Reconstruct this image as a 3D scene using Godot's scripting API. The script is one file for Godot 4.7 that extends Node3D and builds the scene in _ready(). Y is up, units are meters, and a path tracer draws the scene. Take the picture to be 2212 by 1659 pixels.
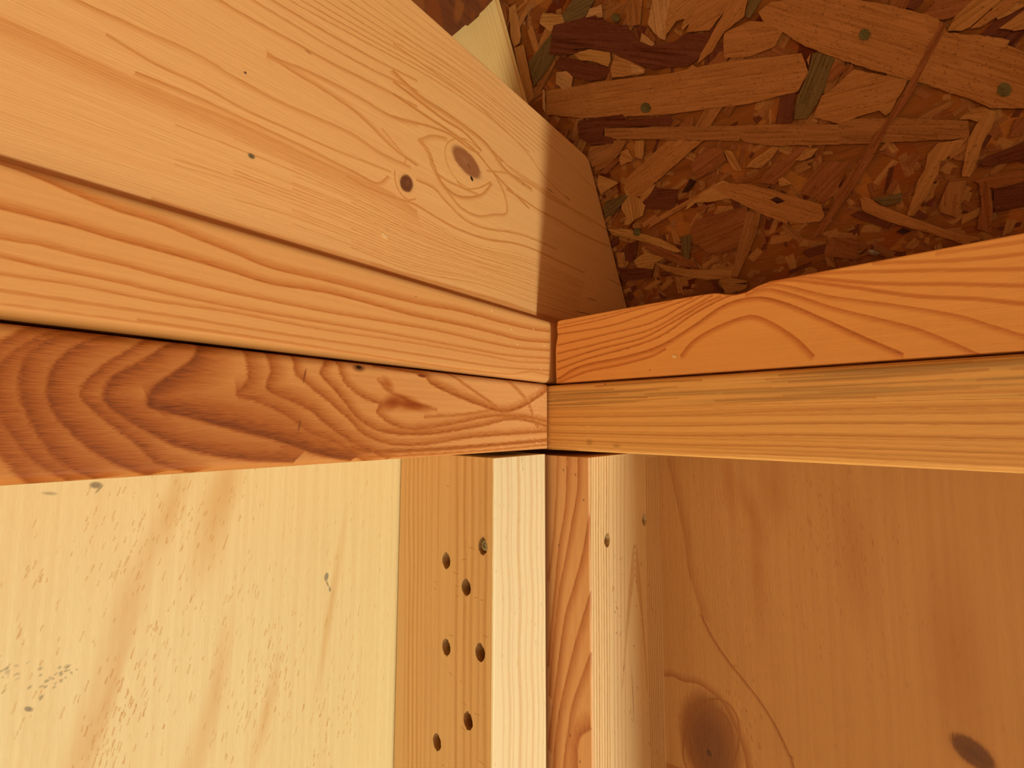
extends Node3D
# A corner of a wooden shed just under the roof. Lengths below are millimetres, x along the right wall, z along the left wall,
# y = 0 at the joint between the two top plates, which lies UP metres above the floor.
const UP := 2.05
const MM := 0.001
var g: Grain
var mats := {}
var fibre_map: ImageTexture
var panel: MeshInstance3D
var strand_n := 0
var strand_rng := RandomNumberGenerator.new()

# ---------------------------------------------------------------- wood grain, computed in millimetres (s along the grain, t across)
class Grain:
	var w: int
	var h: int
	var s0: float
	var t0: float
	var ds: float
	var dt: float
	var d := PackedFloat32Array()
	var fib: PackedByteArray
	var med: PackedByteArray
	var blobs := []
	var jag := 0.3

	func _init(s_from: float, t_from: float, s_len: float, t_len: float, den_s: float, den_t: float, sd: int, stretch := 14):
		s0 = s_from
		t0 = t_from
		w = int(s_len * den_s)
		h = int(t_len * den_t)
		ds = w / s_len
		dt = h / t_len
		d.resize(w * h)
		fib = noise(sd, stretch, 0.42)
		med = noise(sd + 5, stretch * 4, 0.05)

	func noise(sd: int, stretch: int, freq: float) -> PackedByteArray:
		var n := FastNoiseLite.new()
		n.seed = sd
		n.noise_type = FastNoiseLite.TYPE_SIMPLEX_SMOOTH
		n.frequency = freq
		n.fractal_octaves = 3
		var im := n.get_image(maxi(4, w / stretch), h, false, false, true)
		im.resize(w, h, Image.INTERPOLATE_BILINEAR)
		im.convert(Image.FORMAT_L8)
		return im.get_data()

	# one ring line: a band of late wood along the points, width in mm, strength 0..1; side 0 fades on both sides, 1 and -1 on one side only
	func k(width: float, strength: float, side: int, pts: Array) -> void:
		var n := pts.size() / 2
		var last := Vector2(pts[0], pts[1])
		for i in n - 1:
			var a := Vector2(pts[2 * i], pts[2 * i + 1])
			var b := Vector2(pts[2 * i + 2], pts[2 * i + 3])
			var p := a * 2.0 - b
			var q := b * 2.0 - a
			if i > 0: p = Vector2(pts[2 * i - 2], pts[2 * i - 1])
			if i < n - 2: q = Vector2(pts[2 * i + 4], pts[2 * i + 5])
			var steps := clampi(int(a.distance_to(b) / 2.0), 2, 14)
			for j in range(1, steps + 1):
				var c := a.cubic_interpolate(b, p, q, float(j) / steps)
				seg(last, c, width, strength, side)
				last = c

	func seg(a: Vector2, b: Vector2, width: float, strength: float, side: int) -> void:
		var m := width + 0.4
		if side == 0: m = width * 0.5 + 0.4
		var x0 := maxi(0, int((minf(a.x, b.x) - m - s0) * ds))
		var x1 := mini(w - 1, int((maxf(a.x, b.x) + m - s0) * ds) + 1)
		var y0 := maxi(0, int((minf(a.y, b.y) - m - t0) * dt))
		var y1 := mini(h - 1, int((maxf(a.y, b.y) + m - t0) * dt) + 1)
		var e := b - a
		var ln := e.length()
		if ln < 0.001: return
		var ux := e.x / ln
		var uy := e.y / ln
		var cut := 0.10 * width + 0.12
		for y in range(y0, y1 + 1):
			var py := t0 + (y + 0.5) / dt - a.y
			var row := y * w
			for x in range(x0, x1 + 1):
				var px := s0 + (x + 0.5) / ds - a.x
				var along := px * ux + py * uy
				var f := fib[row + x] / 255.0 - 0.5
				var c := ux * py - uy * px
				if along < 0.0 or along > ln:
					var ov := -along if along < 0.0 else along - ln
					if ov > 0.3:
						if c * side <= 0.0 or ov > c * side * 0.8: continue
						c = sqrt(c * c + ov * ov) * side
				c += f * jag * 2.0
				var p := 0.0
				if side == 0:
					p = 1.0 - absf(c) / (width * 0.5)
					if p <= 0.0: continue
					p = p * (2.0 - p)
				else:
					c *= side
					if c >= 0.0:
						p = 1.0 - c / width
						if p <= 0.0: continue
						p = pow(p, 1.3)
					else:
						p = 1.0 + c / cut
						if p <= 0.0: continue
				p *= strength * (1.0 + 0.5 * f)
				if p > d[row + x]: d[row + x] = p

	func blob(s: float, t: float, a: float, b: float, ang: float, c: Color, alpha: float, soft := 0.5, tint := false) -> void:
		blobs.append([s, t, a, b, ang, c, alpha, soft, tint])

	func texture(c0: Color, c1: Color, c2: Color, fine := 0.16, broad := 0.12) -> ImageTexture:
		var lut := PackedByteArray()
		lut.resize(256 * 3)
		for i in 256:
			var v := i / 255.0
			var c := c0.lerp(c1, v / 0.66) if v < 0.66 else c1.lerp(c2, (v - 0.66) / 0.34)
			lut[i * 3] = int(c.r8)
			lut[i * 3 + 1] = int(c.g8)
			lut[i * 3 + 2] = int(c.b8)
		var out := PackedByteArray()
		out.resize(w * h * 3)
		var kf := fine * 255.0 / 255.0
		var km := broad * 255.0 / 255.0
		var off := (0.12 - 0.5 * fine - 0.5 * broad) * 255.0
		for i in w * h:
			var q := clampi(int(d[i] * 235.0 + fib[i] * kf + med[i] * km + off), 0, 255) * 3
			var o := i * 3
			out[o] = lut[q]
			out[o + 1] = lut[q + 1]
			out[o + 2] = lut[q + 2]
		for b in blobs:
			paint(out, b)
		return ImageTexture.create_from_image(Image.create_from_data(w, h, false, Image.FORMAT_RGB8, out))

	func paint(out: PackedByteArray, b: Array) -> void:
		var rad: float = maxf(b[2], b[3]) * 1.15
		var x0 := maxi(0, int((b[0] - rad - s0) * ds))
		var x1 := mini(w - 1, int((b[0] + rad - s0) * ds))
		var y0 := maxi(0, int((b[1] - rad - t0) * dt))
		var y1 := mini(h - 1, int((b[1] + rad - t0) * dt))
		var ca := cos(b[4])
		var sa := sin(b[4])
		var col: Color = b[5]
		var rr := col.r * 255.0
		var gg := col.g * 255.0
		var bb := col.b * 255.0
		for y in range(y0, y1 + 1):
			for x in range(x0, x1 + 1):
				var px: float = s0 + (x + 0.5) / ds - b[0]
				var py: float = t0 + (y + 0.5) / dt - b[1]
				var u: float = (px * ca + py * sa) / b[2]
				var v: float = (py * ca - px * sa) / b[3]
				var f := fib[y * w + x] / 255.0 - 0.5
				var q := sqrt(u * u + v * v) + f * 0.3
				if q >= 1.0: continue
				var al: float = b[6] * clampf((1.0 - q) / b[7], 0.0, 1.0) * (1.0 + 0.4 * f)
				al = clampf(al, 0.0, 1.0)
				var o := (y * w + x) * 3
				if b[8]:   # a glaze: keeps the grain underneath
					out[o] = int(out[o] * lerpf(1.0, col.r, al))
					out[o + 1] = int(out[o + 1] * lerpf(1.0, col.g, al))
					out[o + 2] = int(out[o + 2] * lerpf(1.0, col.b, al))
					continue
				out[o] = int(lerpf(out[o], rr, al))
				out[o + 1] = int(lerpf(out[o + 1], gg, al))
				out[o + 2] = int(lerpf(out[o + 2], bb, al))

# ---------------------------------------------------------------- meshes in millimetres
class Shape:
	var v := PackedVector3Array()
	var n := PackedVector3Array()
	var t := PackedVector2Array()

	func tri(a: Vector3, b: Vector3, c: Vector3, na: Vector3, nb: Vector3, nc: Vector3, ta: Vector2, tb: Vector2, tc: Vector2) -> void:
		if (b - a).cross(c - a).dot(na + nb + nc) > 0.0:
			v.append_array([a, c, b]); n.append_array([na, nc, nb]); t.append_array([ta, tc, tb])
		else:
			v.append_array([a, b, c]); n.append_array([na, nb, nc]); t.append_array([ta, tb, tc])

	func quad(a: Vector3, b: Vector3, c: Vector3, e: Vector3, na: Vector3, nb: Vector3, nc: Vector3, ne: Vector3, ta: Vector2, tb: Vector2, tc: Vector2, te: Vector2) -> void:
		tri(a, b, c, na, nb, nc, ta, tb, tc)
		tri(a, c, e, na, nc, ne, ta, tc, te)

	func add_to(m: ArrayMesh, mat: Material) -> void:
		if v.is_empty(): return
		var arr := []
		arr.resize(Mesh.ARRAY_MAX)
		var p := PackedVector3Array()
		for q in v: p.append(q * 0.001)
		arr[Mesh.ARRAY_VERTEX] = p
		arr[Mesh.ARRAY_NORMAL] = n
		arr[Mesh.ARRAY_TEX_UV] = t
		m.add_surface_from_arrays(Mesh.PRIMITIVE_TRIANGLES, arr)
		m.surface_set_material(m.get_surface_count() - 1, mat)

# a board whose broad side has the given outline (s, t), rounded by r where that side meets the edges
func slab(outline: Array, o: Vector3, e1: Vector3, e2: Vector3, depth: float, r: float, uv: Rect2, flip := 1.0) -> Shape:
	var m := Shape.new()
	var p := PackedVector2Array(outline)
	if Geometry2D.is_polygon_clockwise(p) == false: p.reverse()
	# with y up, is_polygon_clockwise tells the opposite turn; outward is found by testing
	var nn := e1.cross(e2) * flip
	var cnt := p.size()
	var area := 0.0
	for i in cnt: area += p[i].cross(p[(i + 1) % cnt])
	var sgn := 1.0 if area > 0.0 else -1.0
	var en := []
	for i in cnt:
		var e := (p[(i + 1) % cnt] - p[i]).normalized()
		en.append(Vector2(e.y, -e.x) * sgn)
	var at := func(q: Vector2, hgt: float) -> Vector3: return o + e1 * q.x + e2 * q.y - nn * hgt
	var tex := func(q: Vector2, ext := 0.0) -> Vector2: return Vector2((q.x - uv.position.x) / uv.size.x, (q.y + ext - uv.position.y) / uv.size.y)
	var inset := func(i: int, a: float) -> Vector2:
		var n1: Vector2 = en[(i + cnt - 1) % cnt]
		var n2: Vector2 = en[i]
		return p[i] - (n1 + n2) / maxf(0.35, 1.0 + n1.dot(n2)) * a
	var face := PackedVector2Array()
	for i in cnt: face.append(inset.call(i, r))
	var idx := Geometry2D.triangulate_polygon(face)
	for i in range(0, idx.size(), 3):
		var a := face[idx[i]]
		var b := face[idx[i + 1]]
		var c := face[idx[i + 2]]
		m.tri(at.call(a, 0.0), at.call(b, 0.0), at.call(c, 0.0), nn, nn, nn, tex.call(a), tex.call(b), tex.call(c))
		var pa := p[idx[i]]
		var pb := p[idx[i + 1]]
		var pc := p[idx[i + 2]]
		m.tri(at.call(pa, depth), at.call(pb, depth), at.call(pc, depth), -nn, -nn, -nn, tex.call(pa), tex.call(pb), tex.call(pc))
	var steps := 5 if r > 0.9 else 2
	for i in cnt:
		var j := (i + 1) % cnt
		var n0: Vector2 = en[i]
		var na := n0
		var nb := n0
		if n0.dot(en[(i + cnt - 1) % cnt]) > 0.75: na = (n0 + en[(i + cnt - 1) % cnt]).normalized()
		if n0.dot(en[j]) > 0.75: nb = (n0 + en[j]).normalized()
		for s in steps + 1:
			var a0 := PI / 2 * s / steps
			var a1 := PI / 2 * (s + 1) / steps
			var h0 := r * (1.0 - cos(a0))
			var h1 := r * (1.0 - cos(a1))
			var q0: Vector2 = inset.call(i, r * (1.0 - sin(a0)))
			var q1: Vector2 = inset.call(j, r * (1.0 - sin(a0)))
			var q2: Vector2 = inset.call(j, r * (1.0 - sin(a1)))
			var q3: Vector2 = inset.call(i, r * (1.0 - sin(a1)))
			if s == steps:
				h1 = depth
				a1 = PI / 2
				q2 = p[j]
				q3 = p[i]
				h0 = r
				a0 = PI / 2
				q0 = p[i]
				q1 = p[j]
			var v3 := func(q: Vector2, a: float) -> Vector3: return nn * cos(a) + (e1 * q.x + e2 * q.y) * sin(a)
			var x0 := h0 * 0.6
			var x1 := h1 * 0.6
			m.quad(at.call(q0, h0), at.call(q1, h0), at.call(q2, h1), at.call(q3, h1), v3.call(na, a0), v3.call(nb, a0), v3.call(nb, a1), v3.call(na, a1),
				tex.call(q0, -x0 * n0.y * -1.0), tex.call(q1, x0 * n0.y), tex.call(q2, x1 * n0.y), tex.call(q3, x1 * n0.y))
	return m

func box(lo: Vector3, hi: Vector3, scale := 400.0) -> Shape:
	var m := Shape.new()
	for axis in 3:
		var u := (axis + 1) % 3
		var w := (axis + 2) % 3
		for side in 2:
			var c := []
			for q in [[0, 0], [1, 0], [1, 1], [0, 1]]:
				var p := Vector3()
				p[axis] = hi[axis] if side else lo[axis]
				p[u] = hi[u] if q[0] else lo[u]
				p[w] = hi[w] if q[1] else lo[w]
				c.append(p)
			var nn := Vector3()
			nn[axis] = 1.0 if side else -1.0
			var tx := func(p: Vector3) -> Vector2: return Vector2(p[w], p[u]) / scale if axis != 1 else Vector2(p[u], p[w]) / scale
			m.quad(c[0], c[1], c[2], c[3], nn, nn, nn, nn, tx.call(c[0]), tx.call(c[1]), tx.call(c[2]), tx.call(c[3]))
	return m

func lathe(profile: Array, o: Vector3, axis: Vector3, sides := 24) -> Shape:
	var m := Shape.new()
	var a := axis.normalized()
	var b := a.cross(Vector3(0.3, 0.9, 0.2)).normalized()
	var c := a.cross(b)
	for i in profile.size() - 1:
		var p: Vector2 = profile[i]
		var q: Vector2 = profile[i + 1]
		var e := (q - p).normalized()
		for k in sides:
			var f0 := TAU * k / sides
			var f1 := TAU * (k + 1) / sides
			var r0 := b * cos(f0) + c * sin(f0)
			var r1 := b * cos(f1) + c * sin(f1)
			var n0 := r0 * e.y - a * e.x
			var n1 := r1 * e.y - a * e.x
			m.quad(o + r0 * p.x + a * p.y, o + r1 * p.x + a * p.y, o + r1 * q.x + a * q.y, o + r0 * q.x + a * q.y, n0, n1, n1, n0, Vector2(k, i) * 0.1, Vector2(k + 1, i) * 0.1, Vector2(k + 1, i + 1) * 0.1, Vector2(k, i + 1) * 0.1)
	return m

# a flat face (a along f, y up) with drilled holes; splits itself until each piece holds one hole at most
func drilled(m: Shape, rect: Rect2, holes: Array, at: Callable, nrm: Vector3, tex: Callable) -> void:
	if holes.is_empty():
		var a := rect.position
		var b := rect.end
		m.quad(at.call(a), at.call(Vector2(b.x, a.y)), at.call(b), at.call(Vector2(a.x, b.y)), nrm, nrm, nrm, nrm, tex.call(a), tex.call(Vector2(b.x, a.y)), tex.call(b), tex.call(Vector2(a.x, b.y)))
		return
	if holes.size() > 1:
		for axis in [1, 0]:
			var s := holes.duplicate()
			s.sort_custom(func(p, q): return p[axis] < q[axis])
			for i in s.size() - 1:
				if s[i + 1][axis] - s[i][axis] > 9.0:
					var cut: float = (s[i + 1][axis] + s[i][axis]) / 2
					var r1 := rect
					var r2 := rect
					r1.size[axis] = cut - rect.position[axis]
					r2.position[axis] = cut
					r2.size[axis] = rect.end[axis] - cut
					drilled(m, r1, s.slice(0, i + 1), at, nrm, tex)
					drilled(m, r2, s.slice(i + 1), at, nrm, tex)
					return
	var c := Vector2(holes[0][0], holes[0][1])
	var rng := RandomNumberGenerator.new()
	rng.seed = int(absf(c.x * 13.0 + c.y * 7.0))
	var angles := []
	for k in 40: angles.append(TAU * k / 40.0)
	for q in [rect.position, rect.end, Vector2(rect.position.x, rect.end.y), Vector2(rect.end.x, rect.position.y)]:
		angles.append(fposmod((q - c).angle(), TAU))
	angles.sort()
	var rim := []
	var far := []
	for f in angles:
		var dir := Vector2(cos(f), sin(f))
		var k := 1e9
		if dir.x > 1e-6: k = minf(k, (rect.end.x - c.x) / dir.x)
		if dir.x < -1e-6: k = minf(k, (rect.position.x - c.x) / dir.x)
		if dir.y > 1e-6: k = minf(k, (rect.end.y - c.y) / dir.y)
		if dir.y < -1e-6: k = minf(k, (rect.position.y - c.y) / dir.y)
		far.append(c + dir * k)
		var torn := 1.0 + rng.randf_range(-0.05, 0.05) + 0.22 * pow(absf(sin(f)), 10.0) * rng.randf()
		rim.append(c + Vector2(dir.x * holes[0][2], dir.y * holes[0][3]) * torn)
	var drift := Vector2(holes[0][4], holes[0][5])   # where the slanting hole goes, sideways per mm of depth
	var depth := 16.0
	for i in angles.size():
		var j := (i + 1) % angles.size()
		m.quad(at.call(rim[i]), at.call(rim[j]), at.call(far[j]), at.call(far[i]), nrm, nrm, nrm, nrm, tex.call(rim[i]), tex.call(rim[j]), tex.call(far[j]), tex.call(far[i]))
		var p0: Vector2 = rim[i]
		var p1: Vector2 = rim[j]
		var w0: Vector3 = at.call(p0)
		var w1: Vector3 = at.call(p1)
		var x0: Vector3 = at.call(p0 + drift * depth) - nrm * depth
		var x1: Vector3 = at.call(p1 + drift * depth) - nrm * depth
		var mid: Vector3 = at.call(c)
		var i0 := (mid - w0).normalized()
		var i1 := (mid - w1).normalized()
		m.quad(w0, w1, x1, x0, i0, i1, i1, i0, tex.call(p0), tex.call(p1), tex.call(p1 + Vector2(2, 9)), tex.call(p0 + Vector2(2, 9)))
		var bot: Vector3 = at.call(c + drift * depth) - nrm * depth
		m.tri(x0, x1, bot, nrm, nrm, nrm, tex.call(p0), tex.call(p1), tex.call(c))

# an upright stud: a0..a1 along f is its narrow front (normal nf), its broad side looks along f
func stud_mesh(o: Vector3, f: Vector3, nf: Vector3, a0: float, a1: float, depth: float, y0: float, y1: float, r: float, r2: float, front: Material, side: Material, uvf: Rect2, uvs: Rect2, holes := []) -> ArrayMesh:
	var mf := Shape.new()
	var ms := Shape.new()
	var prof := []   # [a, b, normal in (a, b), t]
	for k in 7:
		var q := PI / 2 * k / 6
		prof.append([a1 - r + r * cos(q), -r + r * sin(q), Vector2(cos(q), sin(q)), a1 - r + r * cos(q)])
	for k in 7:
		var q := PI / 2 + PI / 2 * k / 6
		prof.append([a0 + r2 + r2 * cos(q), -r2 + r2 * sin(q), Vector2(cos(q), sin(q)), a0 + r2 + r2 * cos(q)])
	prof.append([a0, -r2, Vector2(-1, 0), a0])
	prof.append([a0, -depth, Vector2(-1, 0), a0 - 20.0])
	prof.append([a0, -depth, Vector2(0, -1), a0])
	prof.append([a1, -depth, Vector2(0, -1), a1])
	for i in prof.size() - 1:
		var p: Array = prof[i]
		var q: Array = prof[i + 1]
		var np: Vector3 = f * p[2].x + nf * p[2].y
		var nq: Vector3 = f * q[2].x + nf * q[2].y
		var bp: Vector3 = o + f * p[0] + nf * p[1]
		var bq: Vector3 = o + f * q[0] + nf * q[1]
		var u := Vector3.UP
		var ta := func(t: float, y: float) -> Vector2: return Vector2((-y - uvf.position.x) / uvf.size.x, (t - uvf.position.y) / uvf.size.y)
		mf.quad(bp + u * y0, bq + u * y0, bq + u * y1, bp + u * y1, np, nq, nq, np, ta.call(p[3], y0), ta.call(q[3], y0), ta.call(q[3], y1), ta.call(p[3], y1))
	# ends
	for e in [[y0, Vector3.DOWN], [y1, Vector3.UP]]:
		var c: Vector3 = o + f * ((a0 + a1) / 2) - nf * (depth / 2) + Vector3.UP * e[0]
		for i in prof.size():
			var p: Array = prof[i]
			var q: Array = prof[(i + 1) % prof.size()]
			mf.tri(c, o + f * p[0] + nf * p[1] + Vector3.UP * e[0], o + f * q[0] + nf * q[1] + Vector3.UP * e[0], e[1], e[1], e[1], Vector2(0, 0), Vector2(0.1, 0), Vector2(0.1, 0.1))
	var at := func(q: Vector2) -> Vector3: return o + f * a1 - nf * q.x + Vector3.UP * q.y
	var tex := func(q: Vector2) -> Vector2: return Vector2((-q.y - uvs.position.x) / uvs.size.x, (q.x - uvs.position.y) / uvs.size.y)
	drilled(ms, Rect2(r, y0, depth - r, y1 - y0), holes, at, f, tex)
	var m := ArrayMesh.new()
	mf.add_to(m, front)
	ms.add_to(m, side)
	return m

# ---------------------------------------------------------------- objects
func put(called: String, shape, mat: Material, parent: Node = self) -> MeshInstance3D:
	var o := MeshInstance3D.new()
	o.name = called
	if shape is Shape:
		var m := ArrayMesh.new()
		shape.add_to(m, mat)
		o.mesh = m
	else:
		o.mesh = shape
	parent.add_child(o, true)
	if parent == self: o.position.y = UP
	return o

func tag(o: Node, label: String, category: String, group := "") -> void:
	o.set_meta("label", label)
	o.set_meta("category", category)
	if group: o.set_meta("group", group)

func structure(o: Node, label: String, category := "wall") -> void:
	o.set_meta("kind", "structure")
	o.set_meta("label", label)
	o.set_meta("category", category)

func wood(tex: Texture2D, rough := 0.5, bump := 0.35, spec := 0.5, tiled := false) -> StandardMaterial3D:
	var m := StandardMaterial3D.new()
	m.albedo_texture = tex
	m.texture_repeat = tiled   # past the worked-out stretch the grain runs on straight
	m.roughness = rough
	m.metallic_specular = spec
	m.normal_enabled = true
	m.normal_texture = fibre_map
	m.normal_scale = bump
	return m

func rgb(r: int, gr: int, b: int) -> Color:
	return Color8(r, gr, b)

func make_fibre_map() -> void:
	var n := FastNoiseLite.new()
	n.seed = 77
	n.frequency = 0.3
	n.fractal_octaves = 3
	var im := n.get_image(64, 768, false, false, true)
	im.resize(1024, 768, Image.INTERPOLATE_CUBIC)
	im.convert(Image.FORMAT_RGBA8)
	im.bump_map_to_normal_map(2.2)
	fibre_map = ImageTexture.create_from_image(im)

# ---------------------------------------------------------------- the woods, each with the grain of its own board
func pine_joist() -> StandardMaterial3D:
	g = Grain.new(-142, 34, 362, 150, 5.6, 7.4, 11)
	g.k(9, 0.34, 1, [245.1,78.5,215.1,78.1,204.8,77.9,193,77.6,179.3,77.9,163.1,79,143.9,78.7,120.4,78.4,101.8,78.5,87.7,75.7])
	g.k(2.2, 0.5, 1, [188.8,80.3,174.4,81.5,157.2,81.5,139.7,81.6,120.5,80.9,108.7,80.5,103.6,85.9])
	g.k(1.4, 0.36, 0, [195.7,87.2,184.5,85.6,174.6,86,160.5,84.7,147.6,85.2,133,85.7,120.7,86.7,102.2,88.4])
	g.k(2.4, 0.42, 1, [231.9,91.4,202.1,93.2,194,94,185.1,94.8,175.2,95.8,164,94.8,151.4,94.4,137.3,95.5,121.1,96.8,107.3,95,91.9,95.8])
	g.k(2.6, 0.5, -1, [154.1,109.3,145.2,108.3,134,108,121.5,106.9,112.4,104.1,102.5,100.1,88.3,97.5])
	g.k(2.6, 0.5, 1, [154.1,109.3,141.8,112.1,130.2,113.7,117.3,114.6,103,114.7,88.9,118.6])
	g.k(2, 0.5, 1, [199.3,118.1,169.3,118.9,159.1,119.4,145.8,120.6,130.5,121.9,113.1,124.4,89.1,127.4])
	g.k(1.6, 0.5, 1, [189.4,125.5,159.5,126.7,146.1,127.5,130.8,128.5,113.3,130.6,89.3,135.2])
	g.k(1.5, 0.55, 1, [183.1,130,153.2,131.6,135,133.2,113.5,136,89.5,140.1])
	g.k(1, 0.42, 0, [177.4,133.1,147.8,135.9,123.7,139.6,82.7,146.3,44.3,148.6,3.4,145.4])
	g.k(0.964314, 0.405725, 0, [173.2,136.6,143.5,139.2,118.9,142.8,77.8,149.2,39.6,151.1,-1.2,148.3])
	g.k(0.928627, 0.391451, 0, [168.7,140.3,139,142.8,114,146.2,72.7,152.4,34.8,153.6,-5.8,151.2])
	g.k(0.892941, 0.377176, 0, [164.1,144.2,134.3,146.5,108.9,149.7,67.4,155.6,29.8,156.3,-10.6,154.2])
	g.k(0.857255, 0.362902, 0, [159.2,148.2,129.4,150.3,103.5,153.4,61.9,158.9,24.7,159,-15.5,157.2])
	g.k(0.821569, 0.348627, 0, [154.1,152.5,124.2,154.4,97.9,157.2,56.2,162.4,19.4,161.8,-20.5,160.4])
	g.k(0.785882, 0.334353, 0, [148.7,156.9,118.9,158.6,92,161.2,50.2,166,13.9,164.7,-25.7,163.6])
	g.k(0.750196, 0.320078, 0, [143.1,161.5,113.2,163.1,85.8,165.4,44,169.8,8.3,167.7,-31,167])
	g.k(0.71451, 0.305804, 0, [137.2,166.4,107.3,167.7,79.4,169.8,37.6,173.7,2.4,170.9,-36.5,170.4])
	g.k(0.678824, 0.291529, 0, [131,171.5,101.1,172.6,72.6,174.5,30.8,177.8,-3.6,174.1,-42.1,173.9])
	g.k(1, 0.4, 0, [102.8,156.2,81.2,159.1,55.8,161,36.2,161,14,161,-11.3,161,-40.4,159,-83.6,152.6])
	g.k(1.2, 0.45, 0, [102.6,149.5,81,150.6,55.6,151,30.8,148.7,8,144.6,-11.2,136.8,-40,131.3])
	g.k(3.4, 0.6, 1, [102.2,136.9,88.1,133.7,72.7,134.2,55.4,134,41,132,25.3,124.5,1.9,122.8])
	g.k(1.8, 0.55, 0, [102,131.5,88.1,130.5,72.6,129.5,58.9,130,45.9,126])
	g.k(1.8, 0.55, 0, [101.8,125.5,80.4,125.2,64.1,125.2,50.6,123.6,35.8,117.5,19.6,113,4.4,108.9])
	g.k(1.6, 0.5, 0, [101.5,114.8,91.3,117.9,80.3,121.3,68.3,123.7,55.2,122.8,47.7,123.6])
	g.k(3, 0.45, 1, [87.5,111.1,80.2,117.2,70.7,120.8])
	g.k(1.6, 0.42, 0, [87.5,111.1,81.5,106.5,78.3,100.3,69.5,98.4,58.4,99.1,45.5,100.2])
	g.k(1, 0.55, 0, [62.9,100.7,57,99.4,46.8,104.4,38.2,111.3])
	g.k(2.4, 0.6, 1, [79.2,105,72.9,96.3,63.7,93.6,54,96.4,44.7,102.1,38.2,110.5])
	g.k(2.2, 0.5, 1, [85.3,111.3,80.1,107.4,75.6,98,66.5,91.7,58.8,88,47.7,88.4,35.8,93.6,25.3,98.7,27.8,109.1,36,117.2])
	g.k(2, 0.55, -1, [87.9,90.5,78,90.6,69.1,86.3,56.7,82,41.2,82.8,17.9,88.3,-2,90.5,-24.3,91])
	g.k(1.7, 0.5, 0, [122.3,77.4,112.8,76.6,100.5,77.2,89.2,78.4,75.1,76.8,61.5,75.8,41.2,77.3,17.9,82.3,-2,84.2,-24.2,84.3,-58.5,84.9])
	g.k(1.8, 0.5, 0, [25.4,112.6,11.5,112.3,-4.9,111.5,-24.5,112.2,-49.9,112.1,-78.9,114.3,-96.1,116.4])
	g.k(1.6, 0.4, 0, [41.6,116.3,24.2,122.5,4.8,124.8,-24.7,124.8,-59.5,128,-101.1,128.3])
	g.k(1.4, 0.4, 0, [36.1,130.4,18,126.2,-9.3,126.2,-41.4,126.4,-69.2,126.2])
	g.k(1.2, 0.4, 0, [46.1,132.8,30.3,128.2,11.6,127.3,-16.9,127.5,-50.2,126.6])
	g.k(1.2, 0.35, 0, [95.8,94.4,94.4,98.5,99.8,101.9,107.1,106])
	g.k(0.9, 0.5, 0, [100.1,89.8,99.6,84.8,96.9,80.7,92.3,79.2,88.5,81.4])
	g.k(0.9, 0.45, 0, [71.5,113.1,69.8,118.4,64.2,123.5,56.5,126.7,46,125.6])
	g.k(0.9, 0.4, 0, [71.5,113.1,69.5,106.6,62.9,101.4,54,100.6])
	g.k(0.75, 0.209416, 0, [163,76.9,143.8,76.8,120.4,76.8,87.7,74.3,51.3,71.7,4.9,77.9,-57.8,78.2])
	g.k(0.75, 0.328072, 0, [120.3,75.5,87.7,72.8,51,70.3,4.9,75.9,-57.4,77.1])
	g.k(0.75, 0.262069, 0, [162.9,74.4,143.6,73.8,120.2,73.4,87.6,71,50.8,69.9,4.9,74.6,-57,76.3])
	g.k(0.75, 0.291579, 0, [162.8,72.9,143.6,73,120.2,72.1,87.6,69.7,50.6,68.8,4.9,73.9,-56.5,74.1])
	g.k(0.75, 0.206918, 0, [143.5,71.4,120.2,71,87.6,68.7,50.3,68.2,4.9,72.5,-56.1,72.9])
	g.k(0.75, 0.346165, 0, [178.7,69.1,162.7,69.8,143.5,70,120.1,69.6,87.5,67.2,50.1,67.2,4.9,70.8,-55.7,72.5])
	g.k(0.75, 0.236619, 0, [143.4,68.5,120.1,68.5,87.5,66,49.9,65.4,4.9,70.1,-55.3,71.2])
	g.k(0.75, 0.352758, 0, [120,67.2,87.4,64.8,49.6,65.3,4.9,68.1,-54.8,68.7])
	g.k(0.75, 0.246946, 0, [143.3,65.6,119.9,65.4,87.4,63.6,49.4,63.4,4.9,66.9,-54.4,67.4])
	g.k(0.75, 0.258431, 0, [162.4,64.7,143.2,64.8,119.9,64.2,87.4,62.5,49.2,62.8,4.9,65.9,-54,66.5])
	g.k(0.75, 0.295286, 0, [143.1,63.3,119.9,63.2,87.3,60.5,48.9,62.3,4.9,64.9,-53.6,64.8])
	g.k(0.75, 0.304258, 0, [162.3,61.8,143.1,61.8,119.8,61.7,87.3,60,48.7,60.6,4.9,63.3,-53.1,63.1])
	g.k(0.75, 0.279773, 0, [162.2,60.6,143,60.6,119.8,60.6,87.3,58.4,48.4,60.2,4.9,61.3,-52.7,62])
	g.k(0.75, 0.250323, 0, [178.1,58.3,162.1,59.2,143,59.2,119.7,58.7,87.2,57.1,48.2,59.2,4.9,60.6,-52.3,60.5])
	g.k(0.75, 0.233747, 0, [178,56.4,162,57.7,142.9,57.6,119.6,57.4,87.2,55.5,48,57.7,4.9,59.1,-51.9,60.3])
	g.k(0.75, 0.304757, 0, [119.6,56.1,87.2,54.2,47.7,56.8,4.9,57.5,-51.5,58.3])
	g.k(0.75, 0.299127, 0, [142.8,55.2,119.5,54.5,87.1,53.4,47.5,55.8,4.9,56.9,-51.1,57.2])
	g.k(0.75, 0.200524, 0, [142.7,54,119.5,53.4,87.1,51.8,47.3,54.7,4.9,54.7,-50.7,56.1])
	g.k(0.75, 0.232267, 0, [161.7,51.9,142.7,52.7,119.4,51.9,87.1,50.4,47,53.6,4.9,53.8,-50.2,53.9])
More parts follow.
